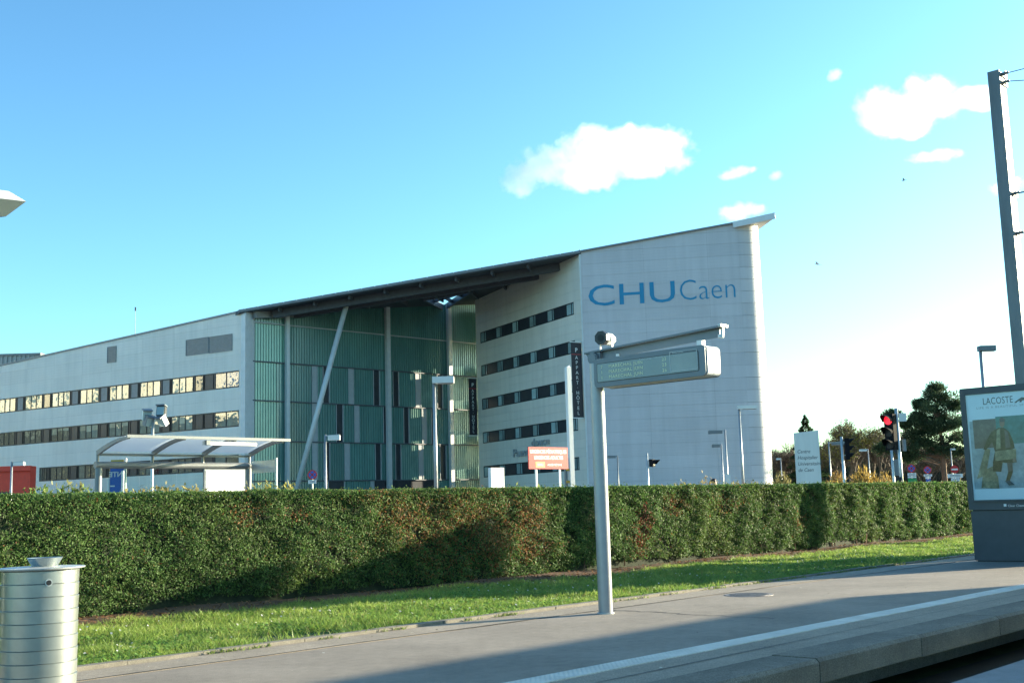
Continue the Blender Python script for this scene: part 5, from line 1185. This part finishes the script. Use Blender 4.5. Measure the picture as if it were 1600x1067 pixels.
bare_tree('bare grey tree behind the red traffic light', 1402, 668, 118, 0.8, 3, (0.17, 0.145, 0.12))
bare_tree('low dense bare tree behind the side-on traffic light', 1298, 686, 120, 1.2, 4, (0.15, 0.13, 0.09), leaf=(0.10, 0.12, 0.04), leaves=0.6)
bare_tree('bare tree between the rounded wall end and the hospital sign', 1225, 694, 125, 1.3, 5, (0.18, 0.145, 0.115))
bare_tree('bare tree behind the small no stopping signs', 1446, 700, 125, 1.2, 6, (0.17, 0.14, 0.10))
bare_tree('bare tree behind the no entry sign', 1500, 690, 128, 1.2, 7, (0.17, 0.14, 0.10))
# woodland edge behind them
g = np.random.default_rng(77); c = 90000
xa, xb = at_depth(1190, 720, 150).x, at_depth(1640, 720, 150).x
X = g.uniform(xa, xb, c); Yd = g.uniform(140, 160, c); top = 6.6 + 1.0 * wob(X * 0.35, Yd * 0.2, 61) + 0.6 * wob(X * 1.3, Yd * 0.2, 62)
Z = top * g.uniform(0, 1, c) ** 0.75; P = np.stack([X, Yd, Z], 1); A = unit(rvec(g, c) * 0.55 + np.array([0, 0, 1.0])) * g.uniform(0.25, 0.8, c)[:, None]; B = unit(np.cross(A, rvec(g, c))) * 0.035
tn = np.clip(0.5 + 0.7 * wob(X * 0.3, Z * 0.9, 63), 0, 1)[:, None]; col = (np.array([0.16, 0.125, 0.095])[None] * (1 - tn) + np.array([0.105, 0.105, 0.055])[None] * tn) * g.uniform(0.5, 1.5, c)[:, None]
tag(cloud_mesh('woodland', P, A, B, col, 'twig'), 'brown winter thicket massed behind the trees beyond the hospital', 'woodland', kind='stuff')
# pine
def pine(label, x, ytop, Y):
    r = random.Random(9); gg = np.random.default_rng(9); b = at_depth(x, 770, Y); H = at_depth(1478, ytop, Y).z - GZ; k = Y / 1800
    t = thing('pine_tree', label, 'tree', (b.x, b.y, GZ)); w = MB()
    w.tube((0, 0, -0.1), (0.1, 0, H * 0.5), 0.26, 0.19, 10, False); w.tube((0.1, 0, H * 0.5), (-0.3, 0, H * 0.93), 0.19, 0.05, 8, False)
    clumps = []
    for (px, py, rx, rz_, n_) in ((1478, 618, 17, 12, 5), (1500, 632, 22, 14, 6), (1460, 640, 22, 12, 6), (1440, 652, 18, 9, 5), (1488, 655, 26, 14, 7), (1512, 660, 18, 14, 5), (1465, 668, 28, 10, 7), (1438, 676, 16, 7, 4), (1500, 684, 22, 9, 5), (1452, 690, 22, 7, 5), (1415, 700, 15, 6, 3), (1470, 700, 30, 7, 7), (1510, 706, 16, 8, 4), (1432, 712, 18, 5, 4), (1478, 605, 8, 7, 3), (1448, 628, 9, 6, 3), (1426, 660, 8, 5, 2), (1404, 645, 6, 4, 2), (1385, 696, 7, 4, 2)):
        for j in range(n_ + 4):
            cx = (px + r.gauss(0, rx * 0.45) - x) * k; cz = at_depth(1478, py + r.gauss(0, rz_ * 0.45), Y).z - GZ; cy = r.gauss(0, rx * 0.5) * k; clumps.append((cx, cy, cz))
    for i, (cx, cy, cz) in enumerate(clumps):
        if i % 2 == 0: w.tube((0.0, 0, max(H * 0.3, cz - 0.9)), (cx * 0.9, cy * 0.9, cz - 0.1), 0.05, 0.02, 5, False)
    w.build('trunk', 'pine_bark', t)
    C_ = np.array(clumps); nn = 290; idx = np.repeat(np.arange(len(C_)), nn); n_ = len(idx); rr = gg.uniform(0.40, 0.80, len(C_))[idx][:, None]
    d = rvec(gg, n_); P = C_[idx] + d * rr * gg.uniform(0.3, 1, n_)[:, None] * np.array([1.2, 1.2, 0.78]); A = unit(d + np.array([0, 0, 0.5]) + rvec(gg, n_) * 0.4) * gg.uniform(0.08, 0.19, n_)[:, None]; B = unit(np.cross(A, rvec(gg, n_))) * 0.03
    col = np.array([0.052, 0.088, 0.046])[None] * gg.uniform(0.5, 1.6, n_)[:, None] * gg.uniform(0.75, 1.25, len(C_))[idx][:, None]
    o = cloud_mesh('crown', P, A, B, col, 'leaf', t); o['kind'] = 'stuff'
pine('dark layered pine tree behind the advertising panel edge', 1477, 600, 100)
def conifer(label, x, ytop, Y):
    gg = np.random.default_rng(15); b = at_depth(x, 770, Y); H = at_depth(x, ytop, Y).z - GZ; t = thing('small_conifer', label, 'tree', (b.x, b.y, GZ))
    MB().tube((0, 0, -0.1), (0, 0, H * 0.97), 0.14, 0.02, 8, False).build('trunk', 'bark', t)
    n_ = 16000; f = gg.uniform(0, 1, n_) ** 0.6; z = H * (1 - 0.9 * f) ; lay = 0.75 + 0.25 * np.sin(z * 7.0); R_ = 3.4 * f ** 0.85 * lay; a = gg.uniform(0, 6.283, n_); rr = R_ * gg.uniform(0.2, 1, n_) ** 0.5
    P = np.stack([np.cos(a) * rr, np.sin(a) * rr, z - rr * 0.15], 1); A = unit(np.stack([np.cos(a), np.sin(a), gg.uniform(-0.4, 0.5, n_)], 1)) * gg.uniform(0.1, 0.22, n_)[:, None]; B = unit(np.cross(A, rvec(gg, n_))) * 0.045
    o = cloud_mesh('crown', P, A, B, np.array([0.035, 0.065, 0.032])[None] * gg.uniform(0.5, 1.6, n_)[:, None], 'leaf', t); o['kind'] = 'stuff'
conifer('small dark pointed conifer rising behind the hospital sign', 1265, 647, 120)
# yellow shrubs
def twiggy(name, label, x, ytop, Y, w, seed, col, count=5200):
    gg = np.random.default_rng(seed); b = at_depth(x, 770, Y); H = at_depth(x, ytop, Y).z - GZ; t = thing(name, label, 'shrub', (b.x, b.y, GZ), 0, 'yellow shrubs beyond the hedge')
    a = gg.uniform(0, 6.283, count); q = gg.uniform(0, 1, count) ** 0.5; f = gg.uniform(0.15, 1, count); hh = H * (1 - 0.35 * q ** 2) * (0.85 + 0.2 * np.sin(a * 5 + seed))
    P = np.stack([np.cos(a) * q * w * (0.35 + 0.65 * f), np.sin(a) * q * w * (0.35 + 0.65 * f) * 0.7, hh * f], 1); A = unit(np.stack([np.cos(a) * q * 0.5, np.sin(a) * q * 0.5, np.ones(count)], 1) + rvec(gg, count) * 0.35) * gg.uniform(0.05, 0.16, count)[:, None]; B = unit(np.cross(A, rvec(gg, count))) * gg.uniform(0.012, 0.035, count)[:, None]
    o = cloud_mesh('foliage', P, A, B, np.array(col)[None] * gg.uniform(0.5, 1.5, count)[:, None], 'leaf', t); o['kind'] = 'stuff'
    mb = MB()
    for k in range(14): an_ = k * 0.45; mb.tube((0, 0, -0.05), (math.cos(an_) * w * 0.6, math.sin(an_) * w * 0.4, H * 0.8), 0.02, 0.008, 4, False)
    mb.build('stem', 'hedge_stem', t)
twiggy('yellow_shrub', 'orange yellow shrub below the side-on traffic light', 1310, 736, 58, 0.75, 1, (0.31, 0.20, 0.065))
twiggy('yellow_shrub', 'tall golden shrub in the middle of the yellow row', 1352, 730, 57, 0.9, 2, (0.35, 0.24, 0.065), 7000)
twiggy('yellow_shrub', 'dull golden shrub left of the red light posts', 1386, 738, 58, 0.7, 3, (0.36, 0.25, 0.08))
twiggy('yellow_shrub', 'low olive shrub between rounded wall and hospital sign', 1222, 738, 60, 0.7, 4, (0.22, 0.20, 0.08))
# weeds and seed heads standing above the hedge line
g = np.random.default_rng(5); Pw, Aw, Bw, Cw = [], [], [], []
def weeds(x0, x1, yt, n_, nn, colr, amp=6):
    for i in range(n_):
        x = g.uniform(x0, x1); a_ = math.atan2((x - 800), 1800)
        p = None
        r = ray(x, yt + g.uniform(0, amp)); t_ = nn / (r[0] * DY - r[1] * DX); top_ = _C + r * t_; hgt = top_[2] - 0.05; base = np.array([top_[0] + g.normal(0, 0.08), top_[1] + g.normal(0, 0.05), 0.03])
        Pw.append((base + top_) / 2); Aw.append((top_ - base) / 2); Bw.append(np.array([0.006, 0, 0])); Cw.append(np.array(colr) * 0.7)
        for k in range(9):
            f = g.uniform(0.72, 1.0); Pw.append(base + (top_ - base) * f + g.normal(0, 0.03, 3)); d = g.normal(size=3); d[2] = abs(d[2]) + 0.4; d /= np.linalg.norm(d); Aw.append(d * g.uniform(0.03, 0.06)); Bw.append(np.cross(d, g.normal(size=3)) * 0.012); Cw.append(np.array(colr) * g.uniform(0.6, 1.4))
weeds(45, 140, 758, 60, -16.5, (0.20, 0.27, 0.07), 8); weeds(75, 125, 750, 10, -16.5, (0.25, 0.24, 0.10), 8); weeds(195, 320, 758, 70, -17.0, (0.30, 0.26, 0.10), 8); weeds(385, 460, 752, 45, -17.0, (0.32, 0.30, 0.09), 9)
weeds(1050, 1200, 748, 60, -17.2, (0.30, 0.26, 0.10), 7); weeds(1095, 1110, 734, 6, -17.2, (0.28, 0.22, 0.10), 10); weeds(800, 920, 756, 30, -16.8, (0.22, 0.26, 0.08), 4); weeds(1290, 1400, 748, 40, -17.4, (0.35, 0.28, 0.08), 6)
tag(cloud_mesh('roadside_weeds', np.array(Pw), np.array(Aw), np.array(Bw), np.array(Cw), 'leaf'), 'thin seeding weeds standing just above the top of the hedge', 'weeds', kind='stuff')

# ------------------------------------------------------------------ person walking behind the hedge, only hair and forehead show
pb = at_depth(1115, 770, 34.5); ptop = at_depth(1115, 748.3, 34.5).z
pz = ptop - 1.76
per = thing('person', 'dark haired person walking behind the hedge, only head top showing', 'person', (pb.x, pb.y, max(-0.02, pz)), 0.15)
J = {'pel': (0, 0, 0.95, .15, .11), 'wai': (0, 0, 1.12, .135, .10), 'che': (0.01, 0, 1.32, .165, .115), 'nek': (0.02, 0, 1.48, .055, .055), 'hd0': (0.035, 0, 1.57, .07, .075), 'hd1': (0.035, 0, 1.66, .085, .075), 'hd2': (0.03, 0, 1.735, .045, .045),
     'shl': (0.0, .19, 1.40, .06, .06), 'ell': (-.06, .24, 1.13, .045, .045), 'hal': (.08, .23, .92, .03, .035), 'fil': (.13, .22, .85, .015, .02), 'shr': (0.0, -.19, 1.40, .06, .06), 'elr': (.05, -.24, 1.12, .045, .045), 'har': (.2, -.22, .95, .03, .035), 'fir': (.26, -.21, .90, .015, .02),
     'hil': (0, .095, .90, .095, .095), 'knl': (.16, .10, .50, .065, .065), 'anl': (.10, .10, .09, .042, .042), 'tol': (.25, .10, .03, .035, .03), 'hir': (0, -.095, .90, .095, .095), 'knr': (-.05, -.10, .49, .065, .065), 'anr': (-.28, -.10, .14, .042, .042), 'tor': (-.16, -.10, .03, .035, .03)}
E_ = [('pel', 'wai'), ('wai', 'che'), ('che', 'nek'), ('nek', 'hd0'), ('hd0', 'hd1'), ('hd1', 'hd2'), ('che', 'shl'), ('shl', 'ell'), ('ell', 'hal'), ('hal', 'fil'), ('che', 'shr'), ('shr', 'elr'), ('elr', 'har'), ('har', 'fir'), ('pel', 'hil'), ('hil', 'knl'), ('knl', 'anl'), ('anl', 'tol'), ('pel', 'hir'), ('hir', 'knr'), ('knr', 'anr'), ('anr', 'tor')]
ks = list(J); me = bpy.data.meshes.new('body'); me.from_pydata([J[k][:3] for k in ks], [(ks.index(a), ks.index(b)) for a, b in E_], []); tmp = bpy.data.objects.new('body', me); COL.objects.link(tmp)
tmp.modifiers.new('skin', 'SKIN'); tmp.modifiers.new('sub', 'SUBSURF').levels = 2
for i, k in enumerate(ks): me.skin_vertices[0].data[i].radius = J[k][3:5]; me.skin_vertices[0].data[i].use_root = (k == 'pel')
dg = bpy.context.evaluated_depsgraph_get(); bme = bpy.data.meshes.new_from_object(tmp.evaluated_get(dg)); bpy.data.objects.remove(tmp)
skin_m = mat('skin', (0.50, 0.31, 0.23), 0.55, 0, 0.06); coat_m = mat('dark_coat', (0.03, 0.035, 0.05), 0.8); jean_m = mat('jeans', (0.05, 0.07, 0.12), 0.85)
bme.materials.clear(); [bme.materials.append(m_) for m_ in (skin_m, coat_m, jean_m)]
for p_ in bme.polygons: z = p_.center.z; p_.material_index = 0 if (z > 1.49 or (abs(p_.center.y) > 0.15 and z < 0.97)) else (1 if z > 0.9 else 2)
bme.shade_smooth(); bo = bpy.data.objects.new('body', bme); COL.objects.link(bo); bo.parent = per
h_ = MB(); pr_ = []
for i in range(9):
    for j in range(16):
        th_ = rad(8 + 82 * i / 8); ph = 2 * math.pi * j / 16; rr = 0.108 + 0.008 * math.sin(j * 3 + i); fx = 0.5 if math.cos(ph) > 0.3 and i > 4 else 1.0
        pr_.append((0.022 + rr * 1.08 * math.sin(th_) * math.cos(ph) * fx, rr * 0.95 * math.sin(th_) * math.sin(ph), 1.665 + rr * 1.02 * math.cos(th_)))
h_.add(pr_, [(i * 16 + j, (i + 1) * 16 + j, (i + 1) * 16 + (j + 1) % 16, i * 16 + (j + 1) % 16) for i in range(8) for j in range(16)] + [tuple(range(16))]); h_.build('hair', mat('dark_hair', (0.035, 0.016, 0.012), 0.6, 0, 0.3, 30), per, smooth=True)
mb = MB(); mb.add([(0.115, -0.012, 1.645), (0.115, 0.012, 1.645), (0.125, 0.0, 1.60), (0.10, 0, 1.66)], [(0, 2, 1), (0, 1, 3), (0, 3, 2), (1, 2, 3)]); mb.build('nose', skin_m, per)
for y in (-0.03, 0.03): MB().lathe((0.108, y, 1.645), [(0.004, -0.008), (0.011, 0), (0.004, 0.008)], 8).build('eye', 'black_plastic', per)

# ------------------------------------------------------------------ gulls
mat('gull_white', (0.62, 0.64, 0.66), 0.7); mat('gull_grey', (0.20, 0.22, 0.25), 0.7)
def gull(label, x, y, Y, rz, bank):
    p = at_depth(x, y, Y); t = thing('gull', label, 'bird', p, rz, 'gulls in flight'); t.rotation_euler = (bank, 0.05, rz)
    smooth_obj(MB().add(*(lambda q: (q.v, q.f))(MB().lathe((0, 0, 0), [(0.01, -0.26), (0.05, -0.16), (0.075, 0.0), (0.055, 0.14), (0.045, 0.2), (0.012, 0.27)], 10))).build('body', 'gull_white', t)).rotation_euler = (math.pi / 2, 0, 0)
    for s in (-1, 1):
        MB().add([(s * 0.04, 0.08, 0.02), (s * 0.34, 0.13, 0.16), (s * 0.72, -0.05, 0.05), (s * 0.36, -0.02, 0.15), (s * 0.04, -0.12, 0.02), (s * 0.04, 0.0, 0.05), (s * 0.35, 0.06, 0.185)], [(0, 1, 6, 5), (5, 6, 3, 4), (1, 2, 6), (6, 2, 3), (0, 5, 4), (1, 3, 2), (0, 4, 3, 1)]).build('wing', 'gull_grey', t)
    MB().add([(-0.05, -0.26, 0), (0.05, -0.26, 0), (0.08, -0.38, 0.0), (-0.08, -0.38, 0.0), (0, -0.3, 0.02)], [(0, 1, 4), (1, 2, 4), (2, 3, 4), (3, 0, 4), (3, 2, 1, 0)]).build('tail', 'gull_white', t)
gull('gull gliding right of the rounded wall end, lower of the two', 1277, 413, 105, 1.1, 0.25); gull('higher gull beneath the cloud near the mast', 1412, 282, 140, 1.3, -0.1)

# ------------------------------------------------------------------ clouds
def cloud_material(name, blobs, dens, soft, amp, scale):
    """density from a soft union of ellipsoids (centre, radii in local metres), frayed by noise"""
    m = bpy.data.materials.new(name); m.use_nodes = True; nt = m.node_tree; nt.nodes.clear()
    o = nt.nodes.new('ShaderNodeOutputMaterial'); v = nt.nodes.new('ShaderNodeVolumePrincipled'); v.inputs['Color'].default_value = (1, 1, 1, 1); v.inputs['Anisotropy'].default_value = 0.3
    co = coords(nt); acc = None
    def vm(op, x, y):
        k = nt.nodes.new('ShaderNodeVectorMath'); k.operation = op; nt.links.new(x, k.inputs[0])
        if isinstance(y, tuple): k.inputs[1].default_value = y
        else: nt.links.new(y, k.inputs[1])
        return k
    def fm(op, x, y, z=None):
        k = nt.nodes.new('ShaderNodeMath'); k.operation = op
        for i_, q in enumerate((x, y, z)):
            if q is None: continue
            if isinstance(q, (int, float)): k.inputs[i_].default_value = q
            else: nt.links.new(q, k.inputs[i_])
        return k.outputs[0]
    for c_, r_ in blobs:
        d = vm('DIVIDE', vm('SUBTRACT', co, tuple(c_)).outputs[0], tuple(r_)).outputs[0]; d2 = vm('DOT_PRODUCT', d, d).outputs['Value']; f = fm('SUBTRACT', 1.0, d2)
        acc = f if acc is None else fm('SMOOTH_MAX', acc, f, 0.35)
    n1 = noise(nt, co, scale, 9, 0.70); acc = fm('MULTIPLY_ADD', fm('SUBTRACT', n1, 0.5), amp, acc)
    mr = nt.nodes.new('ShaderNodeMapRange'); mr.inputs[1].default_value = 0.0; mr.inputs[2].default_value = soft; mr.inputs[3].default_value = 0; mr.inputs[4].default_value = dens; nt.links.new(acc, mr.inputs[0])
    nt.links.new(mr.outputs[0], v.inputs['Density']); nt.links.new(v.outputs[0], o.inputs['Volume']); return m
def cloud(label, blobs, Y, dens, seed, soft=0.5, amp=6.0, scale=0.02):
    k = Y / FOC; bm = bmesh.new(); r = random.Random(seed)
    cx = sum(b[0] for b in blobs) / len(blobs); cy = sum(b[1] for b in blobs) / len(blobs); o0 = at_depth(cx, cy, Y); ell = []
    for (x, y, rx, ry) in blobs:
        p = at_depth(x, y, Y) - o0; p.y = r.gauss(0, rx * k * 0.3); rr = (rx * k, rx * k * 0.9, ry * k); ell.append((p, rr))
        bmesh.ops.create_icosphere(bm, subdivisions=2, radius=1.0, matrix=Matrix.Translation(p) @ Matrix.Diagonal((rr[0] * 1.45, rr[1] * 1.45, rr[2] * 1.5, 1)))
    me = bpy.data.meshes.new('cloud'); bm.to_mesh(me); bm.free(); tmp = bpy.data.objects.new('cloud', me); COL.objects.link(tmp)
    md = tmp.modifiers.new('r', 'REMESH'); md.mode = 'VOXEL'; md.voxel_size = max(3.0, min(b[3] for b in blobs) * k * 0.3)
    dg = bpy.context.evaluated_depsgraph_get(); m2 = bpy.data.meshes.new_from_object(tmp.evaluated_get(dg)); bpy.data.objects.remove(tmp)
    m2.materials.clear(); o = link_mesh('cloud', m2, cloud_material('cloud_%d' % seed, ell, dens, soft, amp, scale)); o.location = o0; tag(o, label, 'cloud', 'small fair weather clouds'); return o
cloud('largest white cloud, long and lumpy, above the hotel roof', [(935, 235, 60, 38), (895, 225, 40, 28), (860, 250, 45, 30), (980, 235, 55, 32), (1030, 240, 48, 34), (1055, 250, 30, 24), (830, 275, 40, 28), (812, 290, 32, 22), (925, 268, 60, 25), (1000, 262, 60, 14), (925, 210, 30, 20)], 1500, 0.022, 1, 0.9)
cloud('second large white cloud beside the tall tramway mast', [(1400, 165, 50, 42), (1440, 150, 45, 34), (1420, 185, 45, 24), (1375, 155, 34, 26), (1470, 165, 40, 22), (1510, 160, 34, 18), (1425, 205, 22, 12), (1535, 165, 18, 12)], 1500, 0.022, 2, 0.9)
cloud('thin wisp between the two large clouds', [(1150, 270, 24, 9), (1168, 265, 18, 7), (1135, 276, 16, 6)], 1500, 0.02, 3, 1.0, 6.0, 0.035)
cloud('tiny cloud puff right of the thin wisp', [(1212, 274, 12, 8)], 1500, 0.02, 4, 1.0, 6.0, 0.035)
cloud('tiny cloud puff left of the second large cloud', [(1302, 119, 13, 10)], 1500, 0.02, 5, 1.0, 6.0, 0.035)
cloud('flat wisp below the second large cloud', [(1470, 243, 30, 8), (1435, 249, 24, 7)], 1500, 0.02, 6, 1.0, 6.0, 0.035)
cloud('pale cloud scrap just over the roof overhang', [(1150, 330, 28, 15), (1180, 328, 20, 10)], 1500, 0.02, 7, 1.0, 6.0, 0.035)
cloud('cloud scrap behind the tall tramway mast', [(1575, 290, 24, 16)], 1500, 0.02, 8, 1.0, 6.0, 0.035)

# ------------------------------------------------------------------ out of the picture: what shades the platform and stands in the reflections
tr = thing('tram', 'long white tram standing at the near track', 'tram', PL(33, 1.7, -0.28), PLZ)
mat('tram_white', (0.6, 0.62, 0.63), 0.35, 0.0, 0.05)
MB().box((0, 0, 1.69), (44, 2.5, 2.78)).build('body', 'tram_white', tr); MB().box((-7.6, 0.0, 3.706), (14.5, 2.46, 1.248)).build('roof_pod', 'tram_white', tr)
for sd in (-1, 1): MB().box((0, sd * 1.252, 2.1), (43, 0.01, 1.1)).build('window_band', 'pane_dark', tr)
for k in range(-3, 4):
    for sd in (-1, 1): MB().tube((k * 6.4, sd * 1.0, 0.42), (k * 6.4, sd * 1.22, 0.42), 0.42, n=18).build('wheel', 'black_plastic', tr)
tw = thing('station_name_panel', 'tall grey station panel further along the platform', 'panel', PL(28.0, -9.2, 0), PLZ)
MB().box((0.1, -1.0, 2.015), (0.2, 2.0, 4.03)).build('slab', 'ad_grey', tw); MB().box((-0.004, -1.0, 2.3), (0.008, 1.8, 3.2)).build('face', 'poster_paper', tw)
mat('render_pale', (0.72, 0.68, 0.54), 0.9, 0, 0.12, 0.4)
ap = thing('apartment_block', 'cream apartment block opposite the office wing', 'building', (-165, 78, 0))
MB().box((0, 0, 26.5), (12, 90, 13)).build('upper_wall', 'render_pale', ap); MB().box((0, 0, 10), (12.2, 90, 20)).build('wall', mat('dark_brick', (0.055, 0.075, 0.07), 0.9), ap); MB().box((0, 0, 33.2), (12.8, 91, 0.4)).build('roof', 'roof_metal', ap)
for i in range(10):
    for j in range(14): MB().box((6.12 if i < 6 else 6.02, -42 + 6.4 * j, 2.0 + 3.1 * i), (0.08, 1.6 + (j % 2), 1.5)).build('window', 'pane_dark', ap)
